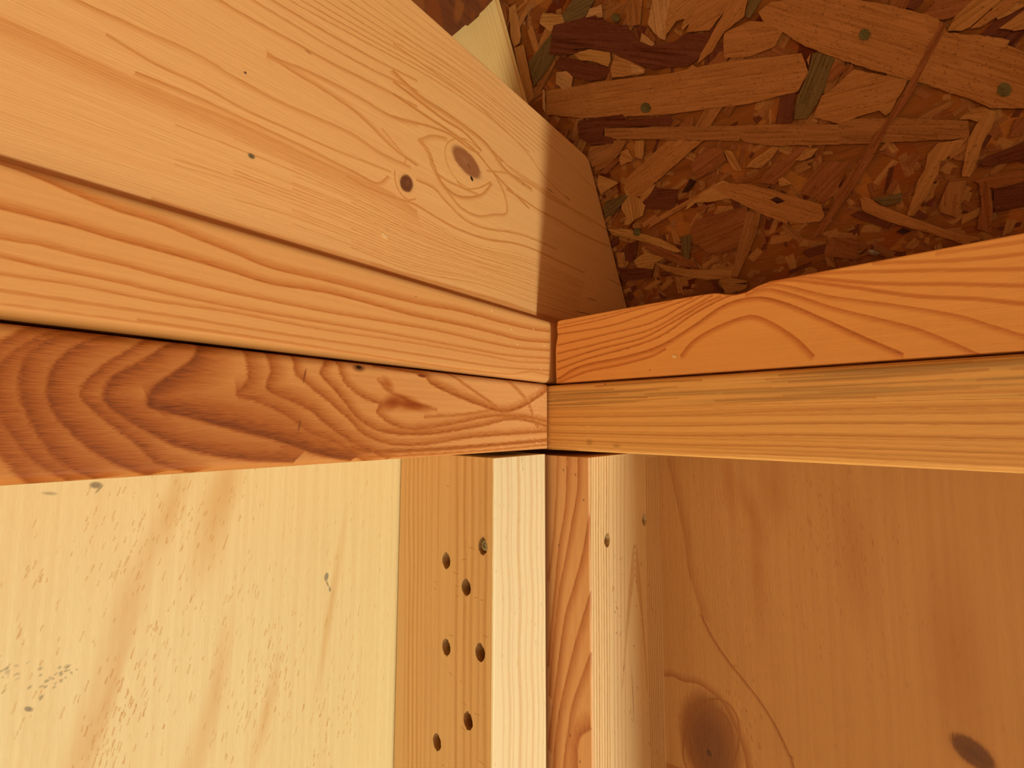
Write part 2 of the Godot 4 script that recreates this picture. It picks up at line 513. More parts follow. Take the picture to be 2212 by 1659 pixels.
	g.k(0.75, 0.278213, 0, [119.4,50.8,87,49.3,46.8,53.4,4.9,53.1,-49.8,52.9])
	g.k(0.75, 0.213623, 0, [142.5,49.9,119.3,49.2,87,48,46.6,52.5,4.9,50.9,-49.4,51.3])
	g.k(0.75, 0.346521, 0, [119.3,48.2,87,46.5,46.3,50.6,4.9,50.1,-49,51])
	g.k(4, 0.3, 1, [182.9,43.9,159.4,44,121,44.1,86.9,43.9,29.5,45,-8.9,44,-75.3,46.8])
	g.k(7, 0.3, 1, [147.6,44,121.1,44.3,86.9,44.1,29.5,45.3,-8.9,44.3,-75.3,46.8])
	g.k(9.5, 0.42, 1, [110.7,44.2,86.9,44.3,29.5,45.5,-8.9,44.6,-75.3,46.8])
	g.k(1, 0.4, 0, [182.9,43.4,159.4,43.5,121,43.6,86.9,43.2,29.5,44.2,-22.7,43.6])
	g.blob(56.5, 114.2, 13.5, 8.6, 0.28, rgb(214, 160, 100), 0.7, 0.7)
	g.blob(56.5, 114.2, 11.2, 6.6, 0.28, rgb(158, 98, 58), 0.95, 0.18)
	g.blob(57.5, 114.5, 6, 3.6, 0.28, rgb(176, 122, 84), 0.6, 0.9)
	g.blob(55, 113, 2, 0.8, 0.6, rgb(110, 66, 42), 0.6, 0.6)
	g.blob(52.8, 106.8, 1.5, 0.9, 0.9, rgb(38, 24, 18), 1.0, 0.3)
	g.blob(93.7, 86.6, 5.2, 5.4, 0.3, rgb(206, 150, 92), 0.7, 0.6)
	g.blob(93.7, 86.6, 3.6, 4.6, 0.35, rgb(112, 64, 38), 0.96, 0.2)
	g.blob(93.0, 87.2, 1.4, 2.6, 0.35, rgb(140, 88, 56), 0.6, 0.8)
	g.blob(157.4, 69.2, 1.3, 1.1, 0.0, rgb(96, 84, 64), 0.9, 0.5)
	g.blob(160.8, 98.1, 0.5, 0.5, 0.0, rgb(70, 40, 26), 0.9, 0.5)
	for c in [[-17.5, 129.6, 5.5, 0.35, 0.03], [-38, 132.8, 3.6, 0.4, 0.15], [-57, 55, 13, 0.32, -0.05], [-69, 67.6, 9, 0.3, -0.07], [-104, 88.9, 14, 0.3, 0.03]]:
		g.blob(c[0], c[1], c[2], c[3], c[4], rgb(84, 40, 20), 0.85, 0.5)
	for c in [[-78, 101], [-60, 87], [10, 122], [30, 128], [140, 120]]:
		g.blob(c[0], c[1], 1.6, 0.5, 0.1, rgb(150, 92, 50), 0.6, 0.6)
	return wood(g.texture(rgb(246, 190, 124), rgb(210, 134, 68), rgb(120, 62, 30), 0.10, 0.12), 0.42, 0.22, 0.4)

func pine_plate() -> StandardMaterial3D:
	g = Grain.new(-20, -2, 250, 42, 6.6, 9.6, 23)
	g.k(3.6, 0.62, -1, [241.7,39.9,212.1,36.9,206,35.8,199.1,34.2,191.7,33,183.4,32.7,174.3,31.2,164.2,29.7,152.6,27.8,132.8,28.1,95.4,28.1,68.8,29.5,39.5,29.3,16.3,29.7,-1.2,30.9])
	g.k(3.2, 0.66, -1, [241.4,26.2,211.4,26,205.3,25.9,198.5,25.8,191.2,25.1,183,24.8,173.9,24.3,163.9,23.5,152.4,22.5,132.6,23.8,108,22.9,95.2,22.5,65.7,22.9,43,22.6,24.4,22.2,-1.1,24.5])
	g.k(2.3, 0.55, -1, [240.8,17.7,210.9,18.9,204.8,19.3,198.1,18.8,190.8,18.6,182.6,17.9,173.6,17.3,157.9,16.8,132.3,16.7,107.8,17.4,82.5,17.9,53.1,17.3,28.3,17.3,-1.1,19.5])
	g.k(1.8, 0.5, -1, [240.5,15.7,210.6,14.6,201.2,14,190.5,13.7,177.9,12.9,157.7,12.4,139.2,12.5,106.3,12.7,68.5,12.5,35.8,12.4,-1,14.8])
	g.k(1.5, 0.42, -1, [240.3,10,210.3,10.6,197.6,11,182.1,10.3,163.2,10.7,134.9,10,94.9,10.5,53.1,10.3,28.3,9.8,-1,12.1])
	g.k(1.3, 0.36, 0, [240,6.9,210,7,194.7,7,175.4,7,150.3,6.5,116.5,6.4,82.2,6.1,42.9,5.8,-1,8])
	g.k(1.2, 0.34, 0, [185.5,4.5,150.2,3.9,106,2.8,68.3,2,35.8,2.6,16.4,5.8,-1,5.2])
	g.k(1, 0.26, 0, [239.8,3.7,209.8,3.8,190.1,3.9,163.6,3.8,116.4,2.8,68.3,1.5])
	g.blob(215, -1.5, 190, 5.0, 0.0, rgb(176, 158, 118), 0.9, 0.8, true)
	for c in [[60, 29], [44, 22], [30, 24], [95, 31], [20, 12]]:
		g.blob(c[0], c[1], 0.4, 0.3, 0.1, rgb(110, 60, 30), 0.8, 0.6)
	for c in [[28, 19.5], [4, 22], [14, 30], [7, 8], [33, 27], [48, 34]]:
		g.blob(c[0], c[1], 0.9, 0.3, 0.5, rgb(250, 226, 180), 0.9, 0.5)
	return wood(g.texture(rgb(230, 172, 106), rgb(196, 116, 54), rgb(112, 58, 28), 0.10, 0.1), 0.6, 0.25, 0.25)

func larch_plate() -> StandardMaterial3D:
	g = Grain.new(-10, -42, 240, 44, 6.6, 9.6, 31)
	g.jag = 1.0
	g.k(7, 0.7, -1, [197.2,3.4,201.2,-0.7,205.4,-5,208.9,-10.1,209.4,-15.8,208,-21.9,205.4,-27.1,202.4,-31.8,198.9,-35.2,195.7,-38.5])
	g.k(7, 0.66, -1, [203.8,1.4,207.1,-2.9,210.5,-7.4,211.7,-15.9,209.2,-26.4,205,-33.9,201,-41])
	g.k(8, 0.75, -1, [194.6,0.6,197.3,-0.7,200.3,-2.1,204.5,-6.7,205.6,-10.9,205.5,-15.6,203.9,-21.3,201.5,-26.6,198.3,-32,194.6,-35.3,191.2,-38.3])
	g.k(9, 0.78, -1, [190.6,0.6,191.8,-0.2,193.2,-1,198.3,-5.9,200.6,-10.4,201,-15.9,199,-21.8,194.2,-28,189.3,-32.5,184.8,-35.4,180.4,-38.1])
	g.k(6, 0.74, -1, [182.1,2.1,184.3,-0.7,186.7,-3.7,190.9,-7.6,194.3,-12.4,195.4,-16.2,192.9,-19.9,187.9,-24.9,183.1,-29.6,179.7,-33.8,175.1,-36.1,170.8,-38.4])
	g.k(10, 0.8, -1, [176.2,0.7,177.7,-0.4,179.3,-1.7,184.4,-6.9,189.7,-11.4,191.1,-16,189.7,-19.1,183.4,-24.3,175.5,-29.2,166.3,-32.4,156.2,-34.5,149.6,-35.3,143.2,-36.1])
	g.k(13, 0.88, -1, [170.9,3.1,171.8,-0.7,172.8,-4.9,178.8,-11.2,181.4,-14.1,182.2,-18.2,179.4,-19.5,170,-22.2,160.1,-25.2,149.1,-28.5,136.7,-33.1,129.4,-35.2,122.4,-37.2])
	g.k(7, 0.66, -1, [160.3,5.2,159.3,-1.8,158.2,-9.6,161.1,-13.7,160,-15.1,153.4,-17.2,145.6,-21.1,138.7,-26.2,127.7,-30.8,120.7,-35.7,114,-40.3])
	g.k(6, 0.7, -1, [153.5,1,152.7,-2.6,151.7,-6.6,152.9,-12,148.2,-14.6,139,-18.5,132.6,-23.6,122.9,-30.1,114.5,-34.1,106.4,-38])
	g.k(4, 0.68, -1, [145.7,2,144.8,-2.2,143.8,-6.7,137.6,-11.5,132.1,-15.6,124.2,-21.8,117.9,-27.4,105.7,-31.6,88.4,-32.1,58.6,-29.6,2.5,-27.9])
	g.k(4, 0.7, -1, [133.3,1,134.4,-2.4,135.6,-6,130.4,-11,125.4,-16.3,120.2,-21.7,109.3,-26.6,88.5,-27.9,58.7,-24.8,31.1,-21,2.5,-25])
	g.k(3.5, 0.66, -1, [130.7,2.1,128.8,-2.7,126.7,-8,119.5,-13.2,111.9,-15.8,112.9,-18.8,106,-23.6,95,-25.7,74.5,-23.6,50.1,-19.9,25,-19.6,2.5,-22.2])
	g.k(2, 0.4, 0, [112.8,-6,108.1,-10.2,101.6,-12.4,95.3,-14.7,83.3,-17.2])
	g.k(5, 0.75, -1, [114.6,-0.5,104.3,-1.3,91.8,-2.3,86.3,-6.2,74.7,-10,58.8,-14,40.9,-17.2,25,-14.2,7.1,-6.5,2.3,-3.3,-2.1,-0.4])
	g.k(2, 0.5, 0, [81.6,2.7,74.9,-0.8,67.1,-4.9,44.7,-14.8])
	g.k(2.6, 0.66, 0, [122.8,-31.9,112.4,-34,74.3,-34.3,2.6,-32.5])
	g.k(2, 0.55, 0, [147.5,-31,132.2,-33.3,112.3,-36.3,58.5,-36.7,2.6,-35.3,-71.1,-33.5])
	g.k(2, 0.45, 0, [90,-20.4,66.9,-18.9,44.7,-16])
	g.k(3, 0.4, 0, [43.7,4.8,33.2,-2.5,20.7,-11.3,11.9,-25,2.5,-26.5])
	g.blob(230, -22, 190, 60, 0.0, rgb(214, 184, 128), 0.9, 0.9, true)
	g.blob(108.5, -7.6, 4.5, 2.6, 0.75, rgb(214, 176, 130), 1.0, 0.8, true)
	for q in [[101, -14.6, 10, 4.0, 0.12], [94, -16.2, 9.5, 2.4, 0.12], [107, -15.5, 5.5, 3.4, -0.2]]:
		g.blob(q[0], q[1], q[2], q[3], q[4], rgb(206, 164, 116), 1.0, 0.7, true)
	g.blob(120.9, -2.2, 3.2, 2.0, 0.0, rgb(112, 62, 30), 0.8, 0.6)
	g.blob(120.9, -1.9, 1.3, 1.1, 0.0, rgb(42, 26, 16), 0.95, 0.5)
	g.blob(91.9, -3.0, 2.6, 0.7, 0.1, rgb(120, 52, 22), 0.9, 0.4)
	g.blob(141, -7, 0.5, 3.2, 0.15, rgb(120, 60, 26), 0.7, 0.6)
	g.blob(142, -24, 0.5, 2.6, 0.15, rgb(120, 60, 26), 0.6, 0.6)
	var rng := RandomNumberGenerator.new()
	rng.seed = 5
	for i in 46:
		var b := rng.randf_range(-36, -3)
		g.blob(rng.randfn(14.0, 3.6), b, rng.randf_range(0.15, 0.4), rng.randf_range(0.15, 0.5), rng.randf() * 3.0, rgb(252, 216, 160), 0.9, 0.4)
	return wood(g.texture(rgb(234, 174, 112), rgb(186, 110, 50), rgb(128, 66, 22), 0.12, 0.12), 0.55, 0.3, 0.3)

func fir_plate() -> StandardMaterial3D:
	g = Grain.new(-5, -4, 225, 44, 5.4, 9.0, 43)
	g.k(1, 0.5, 0, [4.3,32.3,31.2,33.2,55.8,35.5,72.2,36.3])
	g.k(1.3, 0.62, 1, [4.3,28.6,37.5,28.8,61.3,32.3,82.2,36])
	g.k(1.3, 0.66, 1, [4.2,22.3,37.5,24.7,61.2,27,77.2,32.8,87.1,36.1])
	g.k(1.3, 0.66, 1, [4.2,17.3,37.4,20.7,61.1,23.7,77.1,29.7,90.8,35.3])
	g.k(1.4, 0.7, 1, [4.1,12.3,30.9,16.9,55.4,19.6,71.8,25.4,86.9,32.1,94.4,34.2])
	g.k(1.5, 0.72, 1, [4.1,7.9,24.1,12.3,49.5,15.9,66.4,19.8,82,27.9,96.1,33.3,104.8,34.1])
	g.k(2.6, 0.7, -1, [4.1,3,20,9.1,49.4,12.1,66.3,15.6,81.8,22.9,96,30.4,108.8,31.4,118.9,27.2,130.8,19.1,143.4,9.8,154.3,2.1])
	g.k(3, 0.62, -1, [75.4,9.4,81.6,15.8,91.1,20.5,102.7,23.6,108.5,23.1,116.2,17.8,123.3,10.7,128,4.1])
	g.k(2.2, 0.6, 1, [4,-0.1,24,5.2,43.3,7.1,60.7,9.9,68.3,12.8])
	g.k(2.4, 0.55, -1, [104.8,33.6,113,34.3,124.2,28.9,134.4,22.7,146.9,16.5,158.1,10.9,168.2,3.7,172.9,-0.1])
	g.k(2.2, 0.5, -1, [107.3,35,117,35.3,134.6,26.9,153,20.2,168.8,13.7,178.1,8,186.6,3.5,213.1,-5])
	g.k(2, 0.46, 0, [113.1,36.1,120.8,36.3,141.3,28.9,158.8,22.2,174,18.2,187.3,14,216,8.6])
	g.k(2, 0.42, 0, [120.8,36.7,124.5,36.8,147.6,29.2,169.5,24.2,187.7,19.9,216.9,15.7])
	g.k(2, 0.38, 0, [128.2,36.8,135.1,36.1,159.3,31.3,188.1,25.4,217.5,21.8])
	g.k(2, 0.34, 0, [148,36.8,170,32.5,188.5,30.6,218.3,28.8])
	g.k(2, 0.3, 0, [165,36.1,188.7,34.7,218.7,33.6])
	g.k(0.9, 0.4, 0, [4.3,34.2,31.2,35,58.1,36.7])
	g.blob(100, 38, 9, 4, 0.0, rgb(150, 84, 36), 0.5, 0.8)
	g.blob(60, 3.5, 0.5, 0.4, 0.0, rgb(110, 60, 30), 0.6, 0.6)
	return wood(g.texture(rgb(252, 186, 108), rgb(206, 118, 52), rgb(120, 58, 24), 0.08, 0.1), 0.5, 0.25)

func stained_plate() -> StandardMaterial3D:
	g = Grain.new(-30, -42, 260, 44, 5.0, 9.0, 57)
	g.k(2, 0.42, 1, [0.3,-19.7,73.1,-19.4,124.4,-17.7,180.7,-17.3,210.7,-17.1])
	g.k(1.6, 0.5, 1, [0.3,-24.1,73,-24.2,124.1,-23,180.3,-22.9,210.3,-22.9])
	g.k(1.6, 0.5, 1, [0.3,-28.4,72.8,-28.7,123.9,-27.5,180,-27.6,210,-27.6])
	g.k(1.5, 0.45, 1, [0.2,-32.5,72.7,-33,123.7,-32,179.7,-32.2,209.7,-32.3])
	g.k(1.2, 0.35, 1, [0.2,-35.9,72.6,-36.4,123.5,-35.5,179.4,-35.9,209.4,-36])
	g.k(1.5, 0.34, 1, [0.3,-15.4,73.3,-15,124.6,-13.4,180.9,-12.9,210.9,-12.8])
	var rng := RandomNumberGenerator.new()
	rng.seed = 15
	for i in 44:   # grey blue-stain streaks along the upper third
		var t := rng.randf_range(-14.5, -0.5)
		var s := rng.randf_range(-30, 200)
		g.k(rng.randf_range(0.5, 1.5), rng.randf_range(0.2, 0.45), 0, [s, t, s + 22, t + rng.randf_range(-0.4, 0.6), s + 55, t + rng.randf_range(-0.5, 0.9)])
		g.blob(s + 20, t, rng.randf_range(25, 60), rng.randf_range(0.5, 1.6), rng.randf_range(-0.01, 0.012), rgb(140, 112, 68), 0.32, 1.0)
	for i in 22:
		var t := rng.randf_range(-38, -14)
		g.k(rng.randf_range(0.6, 1.4), rng.randf_range(0.12, 0.3), 0, [-10, t, 60, t + rng.randf_range(-0.4, 0.4), 120, t + rng.randf_range(-0.6, 0.6), 200, t + rng.randf_range(-0.8, 0.8)])
	g.blob(26, -33, 2.5, 2.2, 0.0, rgb(150, 98, 48), 0.4, 0.8)
	g.blob(42, -34.5, 3.0, 1.4, 0.0, rgb(150, 98, 48), 0.4, 0.8)
	g.blob(36, -2.2, 0.6, 0.5, 0.0, rgb(90, 60, 34), 0.8, 0.5)
	return wood(g.texture(rgb(246, 194, 116), rgb(200, 130, 62), rgb(110, 64, 30), 0.14, 0.12), 0.5, 0.3)

func stud_front_light() -> StandardMaterial3D:
	g = Grain.new(30, 2, 200, 48, 5.0, 7.0, 61)
	g.k(2, 0.2, 0, [39.5,41.9,61.3,41,83.8,41.4,110.8,39.7,136.6,40.4,162.6,39,187.2,39.5,247.2,40.3])
	g.k(3, 0.26, 0, [39.7,37,61.9,36.2,84.7,36.6,112.2,34.9,138.3,35.6,164.8,34.3,189.7,34.9,249.7,35.7])
	g.k(1.4, 0.2, 0, [39.9,34.1,62.3,33.3,85.3,33.8,113,32,139.4,32.8,166.1,31.5,191.2,32.1,251.2,33])
	g.k(3.6, 0.36, 0, [40.2,28.6,63,27.8,86.4,28.3,114.5,26.6,141.4,27.5,168.6,26.2,194.1,26.9,254,27.8])
	g.k(2, 0.22, 0, [40.5,23.3,63.6,22.5,87.5,23.1,116.1,21.4,143.4,22.3,170.9,21,196.8,21.8,256.8,22.8])
	g.k(3.2, 0.3, 0, [40.7,18.1,64.3,17.4,88.5,18,117.5,16.3,145.2,17.4,173.2,16.1,199.5,16.9,259.4,18.1])
	g.k(2, 0.24, 0, [41,13.2,64.9,12.5,89.5,13.2,118.9,11.5,147,12.6,175.4,11.4,202,12.3,262,13.5])
	g.k(1.6, 0.22, 0, [41.2,9.1,65.4,8.3,90.3,9.1,120.1,7.4,148.5,8.6,177.2,7.3,204.1,8.3,264.1,9.6])
	g.k(1.2, 0.2, 0, [41.4,6.1,65.8,5.4,90.9,6.2,121,4.5,149.6,5.7,178.6,4.5,205.7,5.5,265.6,6.9])
	g.k(0.5, 0.8, 0, [41, 25.5, 44, 25.2, 48, 24.6])
	var rng := RandomNumberGenerator.new()
	rng.seed = 8
	for i in 30:
		g.blob(rng.randf_range(45, 220), rng.randf_range(6, 46), rng.randf_range(0.6, 2.0), 0.2, 0.0, rgb(206, 160, 104), 0.8, 0.5)
	return wood(g.texture(rgb(250, 234, 190), rgb(222, 184, 130), rgb(170, 116, 66), 0.14, 0.1), 0.48, 0.3)

func stud_side_orange() -> StandardMaterial3D:
	g = Grain.new(30, 44, 220, 96, 5.0, 6.0, 67)
	g.k(2.2, 0.16, 0, [41.5,120.5,74.4,120.1,106.4,118.8,137.4,117.5,172.7,116.5,216.5,115.6,276.5,114.8])
	g.k(2.2, 0.32, 0, [41.3,116.8,74,116.4,105.4,114.3,136.4,113.9,171.4,113,214.5,111.3,274.4,109.9])
	g.k(2.2, 0.32, 0, [41.2,112.6,73.4,111.9,104.6,110.3,135.4,110.4,170,109.1,212.6,107.5,272.6,106.1])
	g.k(2.2, 0.32, 0, [41,108.6,72.8,107.5,103.8,106.4,134.2,106.1,168.6,105.3,210.8,103.8,270.8,102.5])
	g.k(2.2, 0.16, 0, [40.8,104.2,72.4,104,103.1,102.9,133,101.9,167,101.2,209.3,100.6,269.3,100])
	g.k(2.2, 0.16, 0, [40.6,100.3,71.8,99.7,102.3,99.2,132.1,98.6,165.7,97.5,207.6,97,267.6,96.5])
	g.k(2.2, 0.16, 0, [40.3,95.3,71.2,94.8,101.3,94.3,130.7,93.8,163.9,92.8,205.3,92.3,265.3,91.9])
	g.k(2.2, 0.16, 0, [40.1,89.1,70.5,89.1,100.1,88.3,128.9,87.5,161.7,87,202.6,86.6,262.6,86.3])
	g.k(3, 0.32, 0, [39.4,74.4,68.5,73.8,97,73.2,124.9,73.4,156.6,73.1,195.7,72.2,255.6,71.5])
	g.k(3, 0.32, 0, [39.1,67.9,67.8,68.1,95.6,66.9,123.1,67.1,154.3,66.8,192.7,66.1,252.7,65.5])
	g.k(3, 0.32, 0, [38.8,62.6,67,61.8,94.6,61.7,121.7,62.3,152.4,61.8,190.3,61.2,250.3,60.6])
	g.k(3, 0.16, 0, [38.6,57.1,66.3,56.4,93.6,57,120.2,57,150.5,56.6,188.2,56.7,248.2,56.8])
	g.k(3, 0.32, 0, [38.3,52.4,65.8,52.5,92.5,51.8,119,52.5,148.8,52.2,185.8,51.7,245.8,51.3])
	var rng := RandomNumberGenerator.new()
	rng.seed = 9
	for i in 40:   # little dents across the grain from driving the screws
		g.blob(rng.randf_range(50, 200), rng.randf_range(50, 92), 0.35, rng.randf_range(1.0, 4.5), rng.randf_range(-0.3, 0.3), rgb(238, 190, 128) if i % 2 else rgb(178, 112, 58), 0.5, 0.6)
	g.blob(150, 49, 60, 0.3, 0.0, rgb(246, 206, 144), 0.9, 0.5)
	g.blob(160, 60.5, 40, 0.22, 0.004, rgb(240, 196, 132), 0.7, 0.5)
	return wood(g.texture(rgb(236, 202, 150), rgb(202, 146, 88), rgb(130, 74, 34), 0.16, 0.16), 0.48, 0.3)

func stud_front_red() -> StandardMaterial3D:
	g = Grain.new(30, -15, 190, 42, 5.0, 7.0, 71)
	g.k(2.66, 0.51, 1, [35.7,5,42.1,4.8,63.5,3.9,80.3,2.4,97.1,0.2,110.8,-2.3])
	g.k(4.18, 0.612, 1, [35.5,11.9,41.8,11.6,62.7,10.7,73.8,9.3,90.7,5.7,112.9,2.8,140.6,-0.8,157.1,-2.5])
	g.k(4.18, 0.612, 1, [38.7,19.1,43.6,18.8,59.8,18,76.3,14.5,95.2,10.4,112.1,6.2,128.8,3.4,148.7,0.5,172.5,-1.7])
	g.k(4.94, 0.6375, 1, [69.4,25.9,74.8,24.7,93.2,20.7,109.9,15.4,124.8,10.1,138.1,7.3,154.6,4.5,171.2,1.7,187.8,-1.1,199.8,-2.5])
	g.k(5.32, 0.6375, 1, [110.6,25.6,115,24.1,129.5,19,144.1,14.4,157.7,10.4,172.5,6.4,185.8,3.6,208.3,0.8,267.8,-3.7])
	g.k(4.94, 0.595, 1, [141.3,25.1,145.1,23.6,157.8,18.6,171.7,13.4,185.8,10.8,205.1,7.4,264.2,1.1])
	g.k(9.5, 0.6375, -1, [178,24.6,179.4,23.1,184.5,18.2,191.2,16.3,200.9,16.2,260.9,15.7])
	for c in [[90.5, 5.6], [187, 12], [197, 18], [64, 22], [49, 9], [51, 17]]:
		g.blob(c[0], c[1], 0.9, 0.35, 0.3, rgb(80, 40, 20), 0.8, 0.5)
	for c in [[46, 3], [45, 12], [46, 18], [47, 23]]:
		g.blob(c[0], c[1], 2.6, 0.4, 0.0, rgb(238, 178, 118), 0.8, 0.5)
	return wood(g.texture(rgb(236, 184, 128), rgb(196, 122, 66), rgb(112, 56, 26), 0.16, 0.12), 0.55, 0.35)

func stud_side_pale() -> StandardMaterial3D:
	g = Grain.new(30, 22, 250, 98, 4.6, 6.0, 79)
	g.k(1.7, 0.65, 0, [39.1,27.7,61.4,27.3,82.2,26.4,122.9,25.9,162.3,25.5,196.3,24.8,256.3,24.1])
	g.k(1.7, 0.45, 0, [39.2,30.4,61.7,29.6,82.7,29,123.7,28.5,163.2,27.7,197.7,27.3,257.7,27])
	g.k(1.7, 0.55, 0, [39.3,33.1,62,32.5,83.2,31.7,124.6,31.2,164.4,30.5,199.1,29.9,259.1,29.3])
	g.k(1.7, 0.65, 0, [39.5,35.9,62.4,35.5,83.7,34.4,125.4,33.8,165.7,33.3,200.5,32.4,260.4,31.6])
	g.k(1.7, 0.45, 0, [39.6,38.8,62.7,37.9,84.2,37.2,126.3,36.6,166.7,35.5,201.9,35.1,261.9,34.6])
	g.k(1.7, 0.55, 0, [39.7,41.7,63,40.9,84.7,40,127.1,39.3,167.9,38.5,203.3,37.7,263.3,37])
	g.k(1.7, 0.65, 0, [39.9,44.6,63.4,44.1,85.3,42.9,128,42.1,169.2,41.4,204.8,40.4,264.8,39.4])
	g.k(1.7, 0.45, 0, [40,47.6,63.7,46.6,85.8,45.8,128.9,45,170.3,43.8,206.3,43.2,266.3,42.6])
	g.k(1.5, 0.6, 0, [45.1,97.4,94.9,95.2,144.2,94.1,192,93.6,234,94,294,94.4])
	g.k(1.5, 0.6, 0, [45.2,100.2,95.4,97.9,145,96.7,193.1,96.2,235.4,96.6,295.3,96.9])
	g.k(1.5, 0.6, 0, [45.4,103,95.9,100.6,145.8,99.4,194.2,98.8,236.8,99.2,296.8,99.5])
	g.k(1.5, 0.6, 0, [45.5,105.9,96.4,103.4,146.7,102.1,195.4,101.5,238.2,101.8,298.2,102.1])
	g.k(1.5, 0.6, 0, [45.7,108.7,96.9,106.2,147.5,104.9,196.6,104.2,239.6,104.5,299.6,104.7])
	g.k(1.5, 0.6, 0, [45.8,111.7,97.4,109,148.4,107.7,197.8,106.9,241.1,107.2,301.1,107.4])
	g.k(1.5, 0.6, 0, [46,114.7,98,111.9,149.3,110.5,199,109.7,242.6,109.9,302.6,110.1])
	g.k(1.5, 0.6, 0, [46.2,117.7,98.5,114.9,150.2,113.4,200.2,112.5,244.1,112.7,304.1,112.8])
	g.k(2, 0.4, 0, [135.3,65.5,113.9,71.1,100.7,74.9,97.5,77.8,103.1,80.8,123.2,84.3,147.5,85.8])
	g.k(2, 0.4, 0, [144.7,63.6,120.6,70,105.4,74.7,101.7,77.6,107.9,80.6,130.6,85,157.4,86.9])
	g.k(2, 0.4, 0, [154,61.7,127.2,68.9,110.1,74.5,106,77.4,112.6,80.4,138,85.7,167.3,88.1])
	g.k(2, 0.4, 0, [163.2,59.8,133.7,67.9,114.7,74.3,110.2,77.2,117.3,80.1,145.4,86.5,177.2,89.3])
	g.k(2, 0.4, 0, [172.1,58,140.2,66.8,119.3,74,114.4,77,122,79.9,152.8,87.2,187.1,90.4])
	g.k(2, 0.28, 0, [42.6,52.7,97.8,50.7,162.1,49.2,209.1,48.4,269.1,47.7])
	g.k(2, 0.28, 0, [42.8,56.9,98.7,54.7,163.7,53.1,211.2,52.2,271.2,51.4])
	g.k(2, 0.28, 0, [43.1,61.3,99.6,59,165.4,57.3,213.4,56.3,273.4,55.5])
	g.k(2, 0.28, 0, [43.4,66.5,100.7,64,167.3,62.1,216,60.9,275.9,60.1])
	var rng := RandomNumberGenerator.new()
	rng.seed = 19
	for i in 90:   # torn and hairy fibres
		var s := rng.randf_range(90, 240)
		var t := rng.randf_range(48, 108)
		g.blob(s, t, rng.randf_range(0.5, 2.2), rng.randf_range(0.15, 0.5), rng.randf_range(-0.9, 0.9), rgb(160, 104, 60) if i % 3 else rgb(250, 220, 170), 0.7, 0.5)
	g.blob(182, 71, 20, 0.5, 0.06, rgb(150, 96, 56), 0.7, 0.6)
	return wood(g.texture(rgb(244, 216, 164), rgb(210, 160, 102), rgb(140, 86, 46), 0.16, 0.12), 0.55, 0.4)

func ply_dashes(rng: RandomNumberGenerator, s: float, t: float, rs: float, rt: float, n: int, lean: float, a: float) -> void:
	for i in n:
		var x := rng.randfn(s, rs)
		var y := rng.randfn(t, rt) + (x - s) * lean
		var l := rng.randf_range(0.8, 3.2)
		g.k(rng.randf_range(0.3, 0.75), a * rng.randf_range(0.5, 1.0), 0, [x, y, x + l * 0.5, y + l * 0.5 * lean + rng.randf_range(-0.15, 0.15), x + l, y + l * lean])

func ply_left() -> StandardMaterial3D:
	g = Grain.new(35, 30, 215, 185, 5.6, 6.0, 83)
	var rng := RandomNumberGenerator.new()
	rng.seed = 21
	ply_dashes(rng, 130, 115, 45, 45, 260, 0.22, 0.34)
	ply_dashes(rng, 70, 168, 14, 10, 60, 0.25, 0.5)
	ply_dashes(rng, 138, 172, 22, 6, 130, 0.22, 0.62)
	ply_dashes(rng, 62, 152, 8, 12, 40, 0.25, 0.5)
	ply_dashes(rng, 145, 118, 14, 8, 80, 0.22, 0.55)
	ply_dashes(rng, 185, 84, 18, 9, 70, 0.2, 0.55)
	ply_dashes(rng, 100, 140, 30, 10, 70, 0.22, 0.45)
	ply_dashes(rng, 90, 190, 30, 10, 70, 0.25, 0.4)
	for q in [[60, 160, 26, 6, 0.28], [95, 171, 30, 7, 0.2], [140, 180, 40, 7, 0.18], [125, 174, 32, 3, 0.2], [50, 140, 24, 9, 0.2], [70, 144, 30, 8, 0.15], [140, 139, 40, 5, 0.12], [180, 150, 40, 6, 0.2], [120, 88, 60, 3, 0.14], [160, 118, 30, 4, 0.2]]:
		g.blob(q[0], q[1], q[2], q[3], q[4], rgb(204, 150, 82), 0.42, 1.0)
	var ink := rgb(140, 122, 88)
	g.blob(46.9, 183.2, 1.5, 2.2, 0.3, ink, 0.9, 0.5)
	g.blob(48.5, 182.2, 2.2, 0.5, 0.6, ink, 0.6, 0.5)
	g.blob(48.6, 195.2, 0.8, 2.6, 0.2, ink, 0.5, 0.7)
	g.blob(103.6, 91.0, 2.4, 1.3, 0.1, rgb(146, 134, 108), 0.95, 0.35)
	g.blob(107.3, 90.3, 2.4, 0.5, -0.4, rgb(140, 126, 96), 0.8, 0.5)
	g.blob(110.5, 88.8, 1.8, 0.8, -0.2, rgb(146, 132, 104), 0.8, 0.5)
	g.blob(121.5, 195.4, 0.8, 1.6, 0.8, ink, 0.9, 0.5)
	g.blob(119, 192.6, 1.2, 0.7, 0.3, ink, 0.6, 0.6)
	for i in 26:
		g.blob(rng.randfn(113.5, 1.7), rng.randfn(189.3, 2.6), rng.randf_range(0.3, 1.1), rng.randf_range(0.2, 0.9), rng.randf_range(0.6, 1.2), ink, 0.5, 0.7)
		g.blob(rng.randfn(108, 2.2), rng.randfn(201, 2.0), rng.randf_range(0.3, 1.1), rng.randf_range(0.2, 0.8), rng.randf_range(0.6, 1.2), ink, 0.3, 0.8)
	return wood(g.texture(rgb(235, 219, 166), rgb(206, 160, 96), rgb(146, 90, 46), 0.16, 0.14), 0.52, 0.1, 0.4, true)

